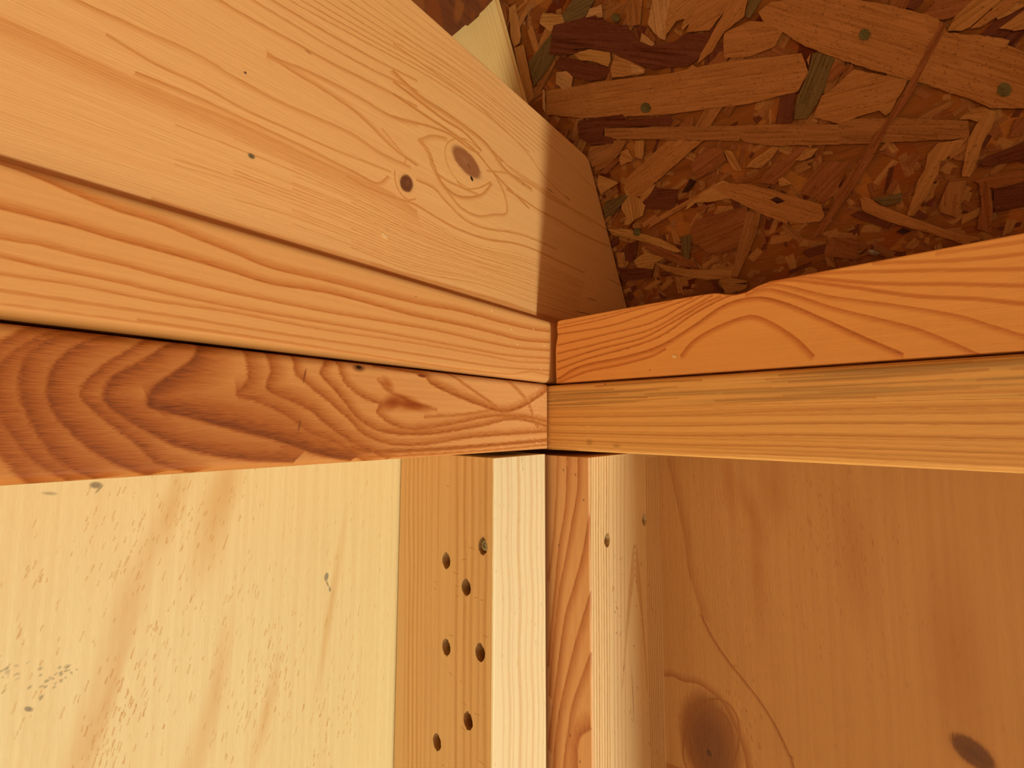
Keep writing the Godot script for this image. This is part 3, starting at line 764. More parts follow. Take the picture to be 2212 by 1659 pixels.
func ply_right() -> StandardMaterial3D:
	g = Grain.new(35, 15, 235, 190, 4.4, 4.8, 89)
	for q in [[62, 95, 26, 9, 0.0], [75, 82, 24, 6, 0.3], [110, 84, 50, 5, 0.0], [60, 70, 26, 5, 0.1], [90, 130, 50, 10, 0.05], [130, 165, 60, 14, 0.0]]:
		g.blob(q[0], q[1], q[2], q[3], q[4], rgb(172, 104, 48), 0.42, 1.0)
	g.blob(217, 53, 31, 20, 0.02, rgb(150, 92, 46), 0.9, 0.25)
	g.blob(220, 53, 24, 14, 0.02, rgb(120, 70, 34), 0.7, 0.5)
	g.blob(224, 52.6, 2.4, 1.6, 0.3, rgb(84, 44, 24), 0.9, 0.5)
	g.blob(170.4, 168.2, 10.5, 7.8, 0.9, rgb(168, 110, 62), 0.6, 0.5)
	g.blob(170.4, 168.2, 8.6, 5.9, 0.9, rgb(112, 64, 32), 0.95, 0.25)
	g.blob(171, 168.6, 5, 2.4, 0.9, rgb(92, 50, 26), 0.6, 0.8)
	g.blob(150, 160, 8, 5, 0.9, rgb(196, 128, 80), 0.5, 0.9)
	g.k(7, 0.34, 1, [47.1,31.8,50.9,33,74.2,37.4,95.6,41.7,115.7,43.5,131.2,47.8,145.1,52])
	g.k(2.2, 0.75, -1, [143.1,50.9,145.1,52,154.8,57.3,165.4,65.6,173.3,73.7,183.2,83.2,193.5,90.3,205.6,96.2,210.6,97.7,267.9,108.4])
	g.k(5, 0.6, 1, [189.2,25.1,186.9,31.5,187.6,37.6,185.8,47.1,187.8,55,192.5,62.5,202.9,68.4,212.7,72.1,222.2,73.7,281.3,79.8])
	g.k(4, 0.5, 0, [250.2,-8.5,243.5,27.3,242.8,33.4,236.1,69.2])
	g.k(1.8, 0.62, 0, [214.3,69.3,227.6,64.2,238.4,56.3,243.7,47.5,241.7,40.3,232.7,36.6,219.1,37.9,204.9,43.6,194.2,52,189.9,60.7,192.7,67.4,201.6,70.5,214.3,69.3])
	g.k(1.8, 0.62, 0, [214.9,65.3,224.7,61.5,232.6,55.7,236.3,49.3,234.8,44.1,228.2,41.5,218.4,42.4,208.1,46.5,200.3,52.6,197.1,59,199,63.9,205.5,66.2,214.9,65.3])
	g.k(1.8, 0.62, 0, [215.4,61.8,222.1,59.2,227.4,55.2,229.9,50.9,228.9,47.4,224.4,45.7,217.8,46.3,210.9,49,205.6,53.1,203.3,57.4,204.6,60.8,209,62.4,215.4,61.8])
	g.k(1.8, 0.62, 0, [215.9,58.7,219.9,57.2,223.1,54.8,224.5,52.2,223.9,50.2,221.2,49.2,217.3,49.5,213.2,51.1,210.1,53.5,208.7,56.1,209.4,58.1,212.1,59.1,215.9,58.7])
	var rng := RandomNumberGenerator.new()
	rng.seed = 33
	ply_dashes(rng, 110, 110, 40, 40, 200, 0.02, 0.22)
	ply_dashes(rng, 85, 120, 22, 10, 90, 0.06, 0.34)
	ply_dashes(rng, 190, 72, 18, 5, 40, 0.15, 0.5)
	ply_dashes(rng, 85, 60, 25, 14, 50, 0.0, 0.3)
	return wood(g.texture(rgb(206, 156, 98), rgb(168, 106, 54), rgb(116, 66, 34), 0.11, 0.14), 0.5, 0.3, 0.5, true)

func plain_pine(sd: int, c0: Color, c1: Color, c2: Color) -> StandardMaterial3D:
	g = Grain.new(0, 0, 400, 160, 2.4, 3.6, sd)
	var rng := RandomNumberGenerator.new()
	rng.seed = sd
	for i in 26:
		var t := 6.0 * i + rng.randf_range(-1.5, 1.5)
		g.k(rng.randf_range(1.2, 3.0), rng.randf_range(0.3, 0.6), 1, [0, t, 100, t + rng.randf_range(-2, 2), 230, t + rng.randf_range(-3, 3), 400, t])
	return wood(g.texture(c0, c1, c2, 0.12, 0.1), 0.5, 0.3, 0.5, true)

func rafter_pine() -> StandardMaterial3D:
	# s runs down the rafter, t across it
	g = Grain.new(0, 0, 400, 160, 3.0, 5.0, 97)
	for q in [[2.0, 0.9, 0.4], [6.5, 4.2, 0.6], [15, 1.2, 0.45], [20, 1.2, 0.45], [24.5, 1.0, 0.45], [28, 0.9, 0.42], [31, 0.9, 0.42], [34, 0.8, 0.4], [37, 0.8, 0.35], [40, 0.8, 0.35], [43, 0.7, 0.3], [47, 0.7, 0.3]]:
		g.k(q[1], q[2], -1, [0, q[0], 130, q[0] + 0.5, 260, q[0] - 0.3, 400, q[0]])
	return wood(g.texture(rgb(255, 218, 142), rgb(236, 168, 92), rgb(140, 84, 40), 0.08, 0.06), 0.5, 0.25)

# ---------------------------------------------------------------- strand board
const TONES := {"m": Color8(160, 94, 40), "o": Color8(176, 106, 46), "l": Color8(178, 112, 50), "y": Color8(188, 124, 56), "p": Color8(196, 136, 80), "r": Color8(144, 74, 28), "d": Color8(98, 38, 14), "g": Color8(106, 76, 34), "k": Color8(52, 16, 8), "e": Color8(96, 80, 34)}

func strand_material(tone: String) -> StandardMaterial3D:
	if mats.has(tone): return mats[tone]
	var c: Color = TONES[tone]
	g = Grain.new(0, 0, 64, 24, 7.0, 10.0, 300 + tone.unicode_at(0), 4)
	var rng := RandomNumberGenerator.new()
	rng.seed = 900 + tone.unicode_at(0)
	for i in 26:
		var t := rng.randf_range(0, 24)
		var s := rng.randf_range(-10, 50)
		g.k(rng.randf_range(0.5, 1.6), rng.randf_range(0.08, 0.3), 0, [s, t, s + 9, t + rng.randf_range(-0.5, 0.5), s + rng.randf_range(14, 30), t + rng.randf_range(-0.9, 0.9)])
	for i in 190:
		g.blob(rng.randf() * 64, rng.randf() * 24, rng.randf_range(0.25, 0.9), rng.randf_range(0.15, 0.4), rng.randf_range(-0.7, 0.7), c.darkened(0.45) if i % 4 else c.lightened(0.25), 0.6, 0.8)
	var m := wood(g.texture(c.lightened(0.12), c.darkened(0.25), c.darkened(0.6), 0.36, 0.34), 0.68, 0.7, 0.2, true)
	mats[tone] = m
	return m

func osb(q: Vector2, lift: float) -> Vector3:   # a point of the roof panel: q.x along it, q.y up the slope, lift off its face, towards the room
	return Vector3(q.x, 73.863 + q.y * 0.8731 - lift * 0.4876, -127.019 + q.y * 0.4876 + lift * 0.8731)

func st(tone: String, pts: Array) -> void:
	var p := PackedVector2Array()
	var raw := PackedVector2Array()
	for i in range(0, pts.size(), 2): raw.append(Vector2(pts[i], pts[i + 1]))
	# edges: a little ragged
	for i in raw.size():
		var a := raw[i]
		var b := raw[(i + 1) % raw.size()]
		var n := clampi(int(a.distance_to(b) / 2.5), 1, 9)
		var side := (b - a).normalized().orthogonal()
		for j in n:
			var q := a.lerp(b, float(j) / n)
			if j > 0: q += side * strand_rng.randf_range(-0.22, 0.22)
			p.append(q)
	if tone == "e" : p = raw
	strand_mesh(tone, p)

func strand_mesh(tone: String, p: PackedVector2Array) -> void:
	var idx := Geometry2D.triangulate_polygon(p)
	if idx.is_empty(): return
	var mid := Vector2.ZERO
	for q in p: mid += q / p.size()
	var xx := 0.0
	var xy := 0.0
	var yy := 0.0
	for q in p:
		xx += (q.x - mid.x) ** 2
		xy += (q.x - mid.x) * (q.y - mid.y)
		yy += (q.y - mid.y) ** 2
	var ang := 0.5 * atan2(2.0 * xy, xx - yy)
	var off := Vector2(strand_rng.randf() * 64.0, strand_rng.randf() * 24.0)
	var top := 0.25 + strand_n * 0.011
	strand_n += 1
	var m := Shape.new()
	var nn := Vector3(0, -0.4876, 0.8731)
	var tex := func(q: Vector2) -> Vector2:
		var r := (q - mid).rotated(-ang) + off
		return Vector2(r.x / 64.0, r.y / 24.0)
	var tilt := Vector2(strand_rng.randf_range(-1, 1), strand_rng.randf_range(-1, 1)) * 0.035
	var nt := (nn + Vector3(tilt.x, 0, 0) + Vector3(0, 0.8731, 0.4876) * tilt.y).normalized()
	for i in range(0, idx.size(), 3):
		var a := p[idx[i]]
		var b := p[idx[i + 1]]
		var c := p[idx[i + 2]]
		m.tri(osb(a, top), osb(b, top), osb(c, top), nt, nt, nt, tex.call(a), tex.call(b), tex.call(c))
	var area := 0.0
	for i in p.size(): area += p[i].cross(p[(i + 1) % p.size()])
	for i in p.size():
		var a := p[i]
		var b := p[(i + 1) % p.size()]
		var e := (b - a).normalized()
		var o2 := Vector2(e.y, -e.x) * signf(area)
		var o3 := Vector3(o2.x, o2.y * 0.8731, o2.y * 0.4876)
		var low := maxf(0.0, top - 0.55)
		m.quad(osb(a, top), osb(b, top), osb(b, low), osb(a, low), o3, o3, o3, o3, tex.call(a), tex.call(b), tex.call(b) + Vector2(0.01, 0.02), tex.call(a) + Vector2(0.01, 0.02))
	put("strand", m, strand_material(tone), panel)

func random_strands() -> void:
	# the layer of strands underneath the ones that can be made out singly
	var rng := RandomNumberGenerator.new()
	rng.seed = 4242
	var shapes := {}
	for tone in ["m", "o", "r", "d", "l"]: shapes[tone] = Shape.new()
	for i in 900:
		var c := Vector2(rng.randf_range(-66, 222), rng.randf_range(-30, 256))
		if i % 2: c.y = rng.randf_range(-30, 110)
		var l := rng.randf_range(3.0, 14.0)
		var wd := rng.randf_range(1.2, 5.0)
		var d := Vector2.from_angle(rng.randf() * PI)
		var e := d.orthogonal()
		var lift := 0.04 + i * 0.0002
		var q := [c - d * l / 2 - e * wd / 2, c + d * l / 2 - e * wd * rng.randf_range(0.2, 0.6), c + d * l * rng.randf_range(0.35, 0.6) + e * wd / 2, c - d * l * rng.randf_range(0.35, 0.6) + e * wd * rng.randf_range(0.3, 0.6)]
		var o := Vector2(rng.randf(), rng.randf())
		var nn := Vector3(rng.randf_range(-0.04, 0.04), -0.4876, 0.8731).normalized()
		var sh: Shape = shapes[["m", "o", "r", "m", "r", "d", "l"][rng.randi() % 7]]
		sh.quad(osb(q[0], lift), osb(q[1], lift), osb(q[2], lift), osb(q[3], lift), nn, nn, nn, nn, o, o + Vector2(l / 64, 0), o + Vector2(l / 64, wd / 24), o + Vector2(0, wd / 24))
	for i in 2600:   # the rest of the panel, beyond the strands made singly
		var c := Vector2(rng.randf_range(-85, 800), rng.randf_range(-55, 620))
		if c.x < 205 and c.y < 240: continue
		var l := rng.randf_range(10.0, 40.0)
		var wd := rng.randf_range(3.0, 10.0)
		var d := Vector2.from_angle(rng.randf() * PI)
		var e := d.orthogonal()
		var lift := 0.25 + i * 0.0003
		var q := [c - d * l / 2 - e * wd / 2, c + d * l / 2 - e * wd * rng.randf_range(0.3, 0.6), c + d * l * rng.randf_range(0.4, 0.55) + e * wd / 2, c - d * l * rng.randf_range(0.4, 0.55) + e * wd * rng.randf_range(0.3, 0.6)]
		var o := Vector2(rng.randf(), rng.randf())
		var nn := Vector3(rng.randf_range(-0.04, 0.04), -0.4876, 0.8731).normalized()
		var sh: Shape = shapes[["m", "o", "r", "m", "r", "d", "l"][rng.randi() % 7]]
		sh.quad(osb(q[0], lift), osb(q[1], lift), osb(q[2], lift), osb(q[3], lift), nn, nn, nn, nn, o, o + Vector2(l / 64, 0), o + Vector2(l / 64, wd / 24), o + Vector2(0, wd / 24))
	var fm := ArrayMesh.new()
	for tone in shapes: shapes[tone].add_to(fm, strand_material(tone))
	put("wood_flakes", fm, null, panel).set_meta("kind", "stuff")
	var tones := ["m", "o", "r", "m", "r", "r", "o", "m", "l", "m", "r", "m", "d"]
	for i in 180:
		var c := Vector2(rng.randf_range(-62, 216), rng.randf_range(-12, 252))
		var l := rng.randf_range(9, 34)
		var wd := rng.randf_range(3, 10)
		if c.y < 90.0:
			l *= 0.55
			wd *= 0.55
		var a := rng.randf() * PI
		if rng.randf() < 0.5: a = rng.randfn(0.7, 0.35)
		var p := PackedVector2Array()
		var sk := rng.randf_range(-0.4, 0.4)
		for q in [[-1, -1], [-0.35, -1.08], [0.3, -0.94], [1, -1], [1.06, -0.2], [0.96, 0.4], [1, 1], [0.2, 1.06], [-0.4, 0.93], [-1, 1], [-1.05, 0.3]]:
			var v := Vector2(q[0] * l / 2 + q[1] * sk * wd + rng.randf_range(-0.5, 0.5), q[1] * wd / 2 * (1.0 - 0.25 * q[0] * sk) + rng.randf_range(-0.2, 0.2))
			p.append(c + v.rotated(a))
		strand_mesh(tones[rng.randi() % tones.size()], p)

func strands() -> void:
	strand_rng.seed = 71
	random_strands()
	st("m", [87.3,99.8,116.8,88.5,154.3,72,148.8,67.5,134.9,69.9,103.1,81.8,90.4,88.8,82.3,98.4])
	st("m", [4.9,132.2,49.7,114.3,88.7,99.2,87.4,90.9,42.8,109.2,3,125.6])
	st("m", [136.2,82.9,154.3,76,185.9,61.1,186.1,52.8,160.3,61.4,135.1,70.1])
	st("m", [39.5,193.2,47.8,188.7,43.3,177.3,37.1,179.6,34.8,182.2])
	st("m", [-14.3,146.3,-8.4,144.4,-17.7,131.3,-23.6,136.1])
	st("g", [4.6,212.3,18.8,204.5,10.3,199.5,5.6,199,-5,204,-5.7,208])
	st("g", [-39.8,196.5,-16.7,202.9,-18.9,188.6,-26.2,185,-40.5,180.3])
	st("y", [-18.8,217.2,-5.4,208.8,-5.1,203.6,-12.7,206,-16.4,203.8,-23.3,213.1])
	st("l", [-43.6,233.4,-37.2,232.5,-40.1,213.8,-43.1,210.4,-47.9,210.6,-48.2,216.8])
	st("l", [-48.3,209.7,-40.1,207.8,-43,173.9,-48.6,172.2,-51.3,175.8])
	st("y", [-4.5,184.7,7.9,181.2,20.8,172.8,20.2,168.5,17.5,165.7,8.7,173.1,-0.9,178.8])
	st("l", [23.7,169.8,33.4,161.1,40.8,153.1,39.7,151.2,26,155.6,18.6,158.5,18.8,163.6])
	st("p", [32.6,160,36,157.4,39.6,153.2,38.8,152.3,31.9,155.3])
	st("p", [43.3,172.6,49.5,163.8,48.6,162.4,41.2,168.9])
	st("o", [-32.1,173.1,8.3,160.7,52.3,144.8,85.9,135.7,106.9,127.7,123.2,121.8,125.2,111.7,119.7,104.4,95.4,108.5,47.4,122.9,22.3,132.5,-8.4,144.4,-37.3,159])
	st("d", [-13.3,206.4,-3.2,203.1,12,198.6,17.6,196.3,26.9,185.9,35.6,180.8,37.2,175.8,41.1,168.5,46.6,163.4,53.8,161.2,60.7,158.7,67,159.6,75.2,156,81.8,152.4,79.4,149.7,78.2,145.8,68.8,143.1,65.2,142.9,53,148.3,45.9,150.7,35.7,158.5,28.6,165.4,22.8,171.3,13.4,177.9,5.7,182.8,-3.8,187,0.4,183.1,-7.2,185,-22.1,192.3,-17.9,199.8])
	st("d", [-14.1,187.8,-5.6,181.6,1.7,176.4,11,169.9,18.3,163.8,13.4,160.4,2.5,163.9,-8.8,171.8,-12.2,176.7,-19.6,182.4,-17.7,185.8])
	st("p", [-20.5,180.1,-12.6,177.4,-8.8,171.8,-12.1,166.2,-18.7,168.1,-22.7,173.9])
	st("p", [14.2,201.8,22.4,199.7,21.6,193,18.3,194.3,17.1,196.6,10,198.6])
	st("p", [53.5,185.5,64.2,179.7,60.6,170.5,56.1,161.9,53,164.9,50.3,169.5,47.8,175.4])
	st("p", [-34.5,175.3,-33,174,-37.6,160.3,-38.6,164.3])
	st("o", [88.3,149.5,101.4,148.6,109.2,144.5,116.2,136,111.6,130.9,99,132,86.2,137.4,86.8,143.3])
	st("o", [77.5,172.4,93.4,163.7,89.9,159.3,80.8,154.7,68.7,160])
	st("o", [93.4,163.7,102.1,159,99.4,152.2,88.4,149.9,80.7,143.6,71.6,141.7,74.3,145.5,80,150.2,82.3,152.6,89.9,159.3])
	st("l", [63.3,180.2,78.3,172,71.9,163.7,67,161.8,66.4,163.5,69.1,167,64.3,168.2,56.6,163.9,57.9,169.7])
	st("g", [102.5,158.7,108.3,155.6,101.6,149.8,99.8,152])
	st("r", [176.9,118,188.4,111.8,182.8,108,178.6,108.5,171.5,114.3])
	st("d", [167.7,123.1,172.3,120.5,168.7,118,165.8,120.6])
	st("l", [188.4,111.8,197.2,106.9,193.6,104.9,187.1,101.2,184.1,101.1,179.6,103.4,182,107.7])
	st("o", [197.2,106.3,202.4,104.1,198.7,101.5,190.9,99.3,187.1,100.5])
	st("l", [204.9,99.5,205,91.3,200.8,92.5,196.1,95.9,200,97.5])
	st("o", [137.7,100.1,144.4,103.8,152.3,98.1,164.9,89.1,162.8,85,157.3,79.4,147,80.5,136,80.4,125.1,88.5,129.9,97.3])
	st("o", [154.6,128.8,168.1,117.9,176.6,110.2,179.9,102.5,190.9,95.8,205.4,81,205.6,58,193.3,63.7,187.8,69.5,170.4,85,145.3,105.4,125,124.2,118.2,133,107.6,145.8,106.2,150.6,112.6,152,123.7,147.2,147.4,134.2])
	st("l", [191.9,95.3,199.5,89.4,198.5,87.5,194,90.4])
	st("l", [160.4,82.1,157.8,77.1,155.7,76.4,153.2,79.9])
	st("g", [128,119.5,131.6,117.7,137,112.2,134.4,107.8,130.9,98.9,125.7,92.7,122.5,89.1,116.2,91.3,118.5,100.2,124.7,110.3])
	st("r", [136.9,111.1,142.9,105.8,135.8,102.6,132.8,102.3,134.8,108])
	st("l", [125.1,117.6,127.3,119.8,125.6,114.5])
	st("d", [-14.1,143.5,5.6,137,50.5,118.1,48.9,115.7,4.9,132.2,2.3,128.1,11.4,122.2,9.5,120.1,-8.1,125.9,-15.8,133.7])
	st("d", [-13.5,144.3,-8.7,143.4,19.8,135,21.7,130.1,50,121.8,51.3,117.7,48.7,116.2,24.3,125.7,3.7,133.7,-8.2,138.1])
	st("r", [56.5,87.8,67.4,94.3,77.1,91,78.1,82.5,69.9,79.2,58.9,77.8])
	st("o", [11.2,94.5,45.4,107.6,67.2,99,50.7,92.7,31.4,85.1,20.5,79.4,14.2,80.3,8.7,90])
	st("m", [9.9,121.7,18.8,118.2,11.3,112,2.2,108.4,-6.7,106.9,-14.3,117.5,-9.1,125.1,8.2,120.1])
	st("r", [14.4,111.4,10.1,107.8,-2.2,102.8,-6.9,106.3])
	st("l", [24.5,115.9,30.7,113.4,28.2,105.6,26.3,102.9,22.5,105.5,22.8,111.6])
	st("l", [12.9,113.1,18,112.8,20.8,103.8,15.3,104.7,10.5,104.2,10.1,107.8])
	st("y", [-8,104.9,5.7,94,-0.9,92.6,-10,90.7,-11,97.3])
	st("o", [24.5,61.2,48.8,66.6,71.6,71.2,62.3,66.7,50.5,63.8,34.9,59.9,18,55.7])
	st("d", [29.1,83.6,34.5,80,46,75.5,41.8,66.6,38.2,64.2,32.5,66,21,70.8,20.9,75.7])
	st("y", [8.7,90,14.5,81.4,17.8,79.1,21.4,72.5,17.9,66.3,11,65.3,6.3,62.9,1.8,64.2,5.3,69.5,2.9,75.9,5.5,80.7,8.9,83.2])
	st("y", [21.6,81.4,32.5,84.7,26.8,79.1,19.4,75,18.3,78.3])
	st("g", [-8.9,84.7,3.9,84.9,10.9,83.2,5.8,79.3,0.1,76.1,-4.9,73.3,-11.5,73.3,-11.1,79.7])
	st("y", [-11.7,64.9,4.3,60.3,13.7,54.4,25.7,47.3,36.3,38.2,39.6,33.6,34.8,34.2,21.6,43.4,6.9,51.8,-8.8,59.5])
	st("k", [54.8,79.7,58.2,76.9,55.4,74,52.1,71.8,47.7,72.7,51.9,76.3])
	st("y", [61.4,68.1,73.8,72,79.2,67.5,83.2,64,82.2,57.4,74.9,59.8,64,61.2,56.2,63.7,47.5,60.2,50.6,64.3])
	st("r", [52.5,52.5,67.3,52,85.8,51.7,82.2,40.9,77.7,28.1,68.2,25.3,57.5,28.1,48,38.4,48.4,46.7])
	st("m", [84.9,48.8,92.7,45.3,87.9,32,79.8,18.3,72.9,7.5,68.6,7.9,77.5,30.4,82.2,40.9])
	st("o", [74.1,70.3,89.5,63.9,102,56.1,124.2,40.3,125.2,33.5,122.5,30.8,106.1,34.1,91.7,45.4,77.3,59,67.1,69.5])
	st("k", [98.7,51.5,102.4,52.1,106.5,48,102.3,47.8])
	st("k", [98.3,59.4,100.2,59.3,100,57.8])
	st("k", [105.8,35.2,108.1,35.1,106.6,34])
	st("r", [99.1,68.2,117.1,75.9,121.5,74.2,107.4,62.7,102,59.6,93.3,63.7])
	st("l", [114.3,69.5,120.6,73.6,126,71.5,122,68,116.6,68.1])
	st("l", [88.2,74.6,91.4,77,103.9,81.1,107.2,79.3,104.1,75.7,96.7,71.5])
	st("l", [77.4,89.9,82.7,86.3,86.1,73.4,81.5,75.5,79.2,82.6])
	st("l", [104.6,61.7,107.3,62.3,111.5,56.8,104.5,57.3])
	st("r", [127.7,64,139.3,59.2,132.9,47.1,130.2,43.2,124.4,41.7,114.7,50.3,119.7,57.4])
	st("r", [177.2,108.9,179.1,106.4,178.2,102.7,173.9,96.5,170.6,90.6,167.2,83.4,162.5,77.5,156.8,70.9,152.9,64,142.8,48.2,136.5,40.6,131.2,34,122.7,22.9,117.4,21.8,123.4,30.4,128.1,36.4,132.1,44.9,139.4,53.1,145.6,61.6,149.6,67.9,155.6,73.5,161.4,82,167.5,90.9,172.5,100.5,176.5,106])
	st("d", [137.1,30.4,141.4,31.4,155.6,19.5,153.6,17.2,146.5,22.7])
	st("d", [112,14.3,113.1,15.7,125.8,17,123.7,12.4,114.7,10.4])
	st("r", [126,19.6,138.4,16.6,139.5,10.8,138.2,3.1,122.2,10.1])
	st("l", [186.6,66.2,191.1,65,194.7,61.6,191.6,58.4,188.8,59.5,186,61.9,182.5,63])
	st("l", [175,55.2,185.5,53.1,182.2,49.6,175.3,44.8,174.5,40,170.4,31.5,165.7,23.7,164.2,21.4,161.5,22.7,165.1,33.3,166.7,39.4,169.5,44,171.1,51.4])
	st("l", [191.7,63.3,195.3,61.4,193.3,53.8,190.4,48.4,188.6,41.5,186.1,34.6,183.1,35.7,184.2,43.2,185.5,52.3,188.2,57.9])
	st("d", [206.3,44.8,206.4,36.4,193.2,37,189.7,38.7,189.8,41.1,194.6,42.4])
	st("d", [194.3,25.2,206.5,25,206.7,13.8,194.5,14.3])
	st("r", [206.5,31.7,206.5,25.8,194.6,25.5,187.3,32.2,194.9,32.7])
	st("m", [178.2,34.5,184.9,33.4,182.3,22.4,181.5,14.8,174.9,20.3,174,22.9])
	st("r", [189.1,31.5,192.9,29.4,193.9,14.4,193,3.9,188.2,7.5,189.8,20])
	st("g", [147.5,35.9,160.1,35.4,159.5,30.2,152.4,30.6])
	st("o", [142.1,38.6,145.1,38.1,151,31.5,164.5,19.9,180.7,7.4,190,2.2,183.7,0.3,167.6,12.1,154,21.2,142.7,31.3])
	st("k", [156.9,15.1,159.8,16.2,162.9,13.7,159.3,12.6])
	st("d", [168.2,26.5,173.5,29.2,171.7,23.6])
	st("d", [166.4,24.3,170.3,20,169.2,17.6,164.6,20.8])
	st("r", [16.1,47.1,34.9,33.9,47.6,24.5,48.8,18.6,36.7,24.6,25.7,32.4,13.6,42.6])
	st("g", [41.3,43.9,49,43.6,46.7,35.1,43.1,26.2,40.4,30.6])
	st("y", [3,36.1,14.4,40.4,26.4,32.3,18.7,30.3,16.4,26.2,5.1,30.2])
	st("d", [-11.4,33.5,17.1,26.1,15,23.2,13.5,19.6,-10.6,22.8])
	st("l", [18.9,30.9,32.8,23.7,47,18.4,56.5,16.2,71.9,15,68.6,7.9,54.1,9.3,37.4,16.2,26,22])
	st("d", [-0.7,49,9.4,50.2,6.3,40.6,1.6,35.8,-3.6,37.7])
	st("l", [-9.6,45.3,-2.7,44.2,-5,32.6,-10.5,33.9])
	st("l", [61.3,7.7,68.6,7.9,78.6,3.3,77.4,-1.3,70,-3.4,63.4,-3.4])
	st("k", [69.5,3.4,78.5,2.4,77.2,1.2])
	st("k", [68,-2.4,71.8,-2.3,71.2,-3.1])
	st("d", [54.8,9.7,58.7,8.9,62.6,-1.3,58.4,-2.4])
	st("e", [39.5,130.5,37.7,128.7,34.7,129.4,32.6,132.1,33.6,134.6,36.1,135.2,38.7,133.4])
	st("e", [32.5,186.7,31,185.4,28.4,186.3,26.7,188.7,27.5,190.5,29.6,190.8,31.8,189.1])
	st("e", [152.2,116,151.2,114.3,149.2,114.8,147.6,117.2,148,119.3,149.5,120,151.3,118.5])
	st("e", [200.1,68.7,199.3,66.6,197.3,66.9,195.5,69.4,195.8,72.1,197.3,73.1,199.1,71.6])
	st("e", [13.8,55.2,12.1,53.2,9.3,53.4,7.4,55.7,8.4,58.1,10.7,59.2,13.1,57.8])

func osb_base(sd: int) -> StandardMaterial3D:
	g = Grain.new(0, 0, 300, 300, 2.4, 2.4, sd)
	var rng := RandomNumberGenerator.new()
	rng.seed = sd
	for i in 240:
		var a := rng.randf() * PI
		g.blob(rng.randf() * 300, rng.randf() * 300, rng.randf_range(6, 22), rng.randf_range(2, 6), a, (TONES[["m", "o", "r", "d", "l", "m"][rng.randi() % 6]] as Color), 0.85, 0.15)
	return wood(g.texture(rgb(150, 88, 38), rgb(110, 56, 22), rgb(60, 26, 10), 0.4, 0.4), 0.65, 0.5, 0.2, true)

# ---------------------------------------------------------------- the scene
func _ready() -> void:
	# camera, sky, exposure
	var cam := Camera3D.new()
	cam.name = "camera"
	cam.fov = 82.2412
	cam.near = 0.01
	cam.far = 30.0
	cam.transform = Transform3D(Basis(Vector3(0.751372, 0.002588, -0.659873), Vector3(0.057079, 0.995989, 0.068901), Vector3(0.657405, -0.089435, 0.748211)), Vector3(0.152032, -0.023139, 0.206578) + Vector3(0, UP, 0))
	add_child(cam)
	cam.current = true
	var env := Environment.new()
	env.background_mode = Environment.BG_COLOR
	env.background_color = Color(1.0, 0.86, 0.62)
	env.background_energy_multiplier = SKY_ENERGY
	env.tonemap_mode = Environment.TONE_MAPPER_LINEAR
	env.tonemap_exposure = EXPOSURE
	env.sdfgi_enabled = true
	env.ssao_enabled = true
	env.ssil_enabled = true
	var we := WorldEnvironment.new()
	we.name = "environment"
	we.environment = env
	add_child(we)

	make_fibre_map()
	room()
	roof()
	frame()
	lamp()
	bits()

const EXPOSURE := 0.87
const SKY_ENERGY := 5.2
const LAMP_AT := Vector3(1100, -600, 46)
const LAMP_ENERGY := 1.12
const LAMP_COLOR := Color(0.98, 1.0, 0.93)

func room() -> void:
	var pl := ply_left()
	var pr := ply_right()
	# left (gable) wall: one sheet of plywood behind the studs; its visible corner carries the texture
	var sheet := func(o: Vector3, e1: Vector3, e2: Vector3, outline: Array, uv: Rect2) -> Shape: return slab(outline, o, e1, e2, 12.0, 0.2, uv, 1.0)
	var w1: Shape = slab([Vector2(-38, -92), Vector2(UP * 1000, -92), Vector2(UP * 1000, 2100), Vector2(-38, 2100)], Vector3(-79, 0, 0), Vector3.DOWN, Vector3.BACK, 12.0, 0.3, Rect2(35, 30, 215, 185), -1.0)
	structure(put("wall_left", w1, pl), "pale speckled plywood sheet filling the left wall below the plates, with small grey marks")
	var w2: Shape = slab([Vector2(-38, -79), Vector2(UP * 1000, -79), Vector2(UP * 1000, 2500), Vector2(-38, 2500)], Vector3(0, 0, -90.5), Vector3.DOWN, Vector3.RIGHT, 12.0, 0.3, Rect2(35, 15, 235, 190), 1.0)
	structure(put("wall_right", w2, pr), "tan plywood sheet of the right wall with a big oval knot and a curved grain line")
	var far := StandardMaterial3D.new()   # white-painted boards, outside the picture
	far.albedo_color = rgb(232, 228, 220)
	far.roughness = 0.7
	structure(put("wall_front", box(Vector3(2500, -UP * 1000, -103), Vector3(2512, 1500, 2112)), far), "white painted end wall opposite the left wall")
	# side wall opposite, with an open window that lets the daylight in
	var wb := Shape.new()
	for q in [[-91, -UP * 1000, 2500, -900], [-91, -200, 2500, 128], [-91, -900, 0, -200], [900, -900, 2500, -200]]:
		var part := box(Vector3(q[0], q[1], 2100), Vector3(q[2], q[3], 2112))
		wb.v.append_array(part.v)
		wb.n.append_array(part.n)
		wb.t.append_array(part.t)
	structure(put("wall_back", wb, far), "white painted side wall opposite the right wall, with a window opening")
	structure(put("trim_1", box(Vector3(-101, 20, -165), Vector3(2512, 34, -100)), far), "white painted soffit board closing the eaves", "trim")
	structure(put("wall_gable", box(Vector3(-101, 36, -190), Vector3(-79.2, 1500, 2200)), osb_base(402)), "sheathing of the gable above the left wall")
	structure(put("floor", box(Vector3(-101, -UP * 1000 - 30, -103), Vector3(2512, -UP * 1000, 2112)), far), "pale painted floor of the shed", "floor")

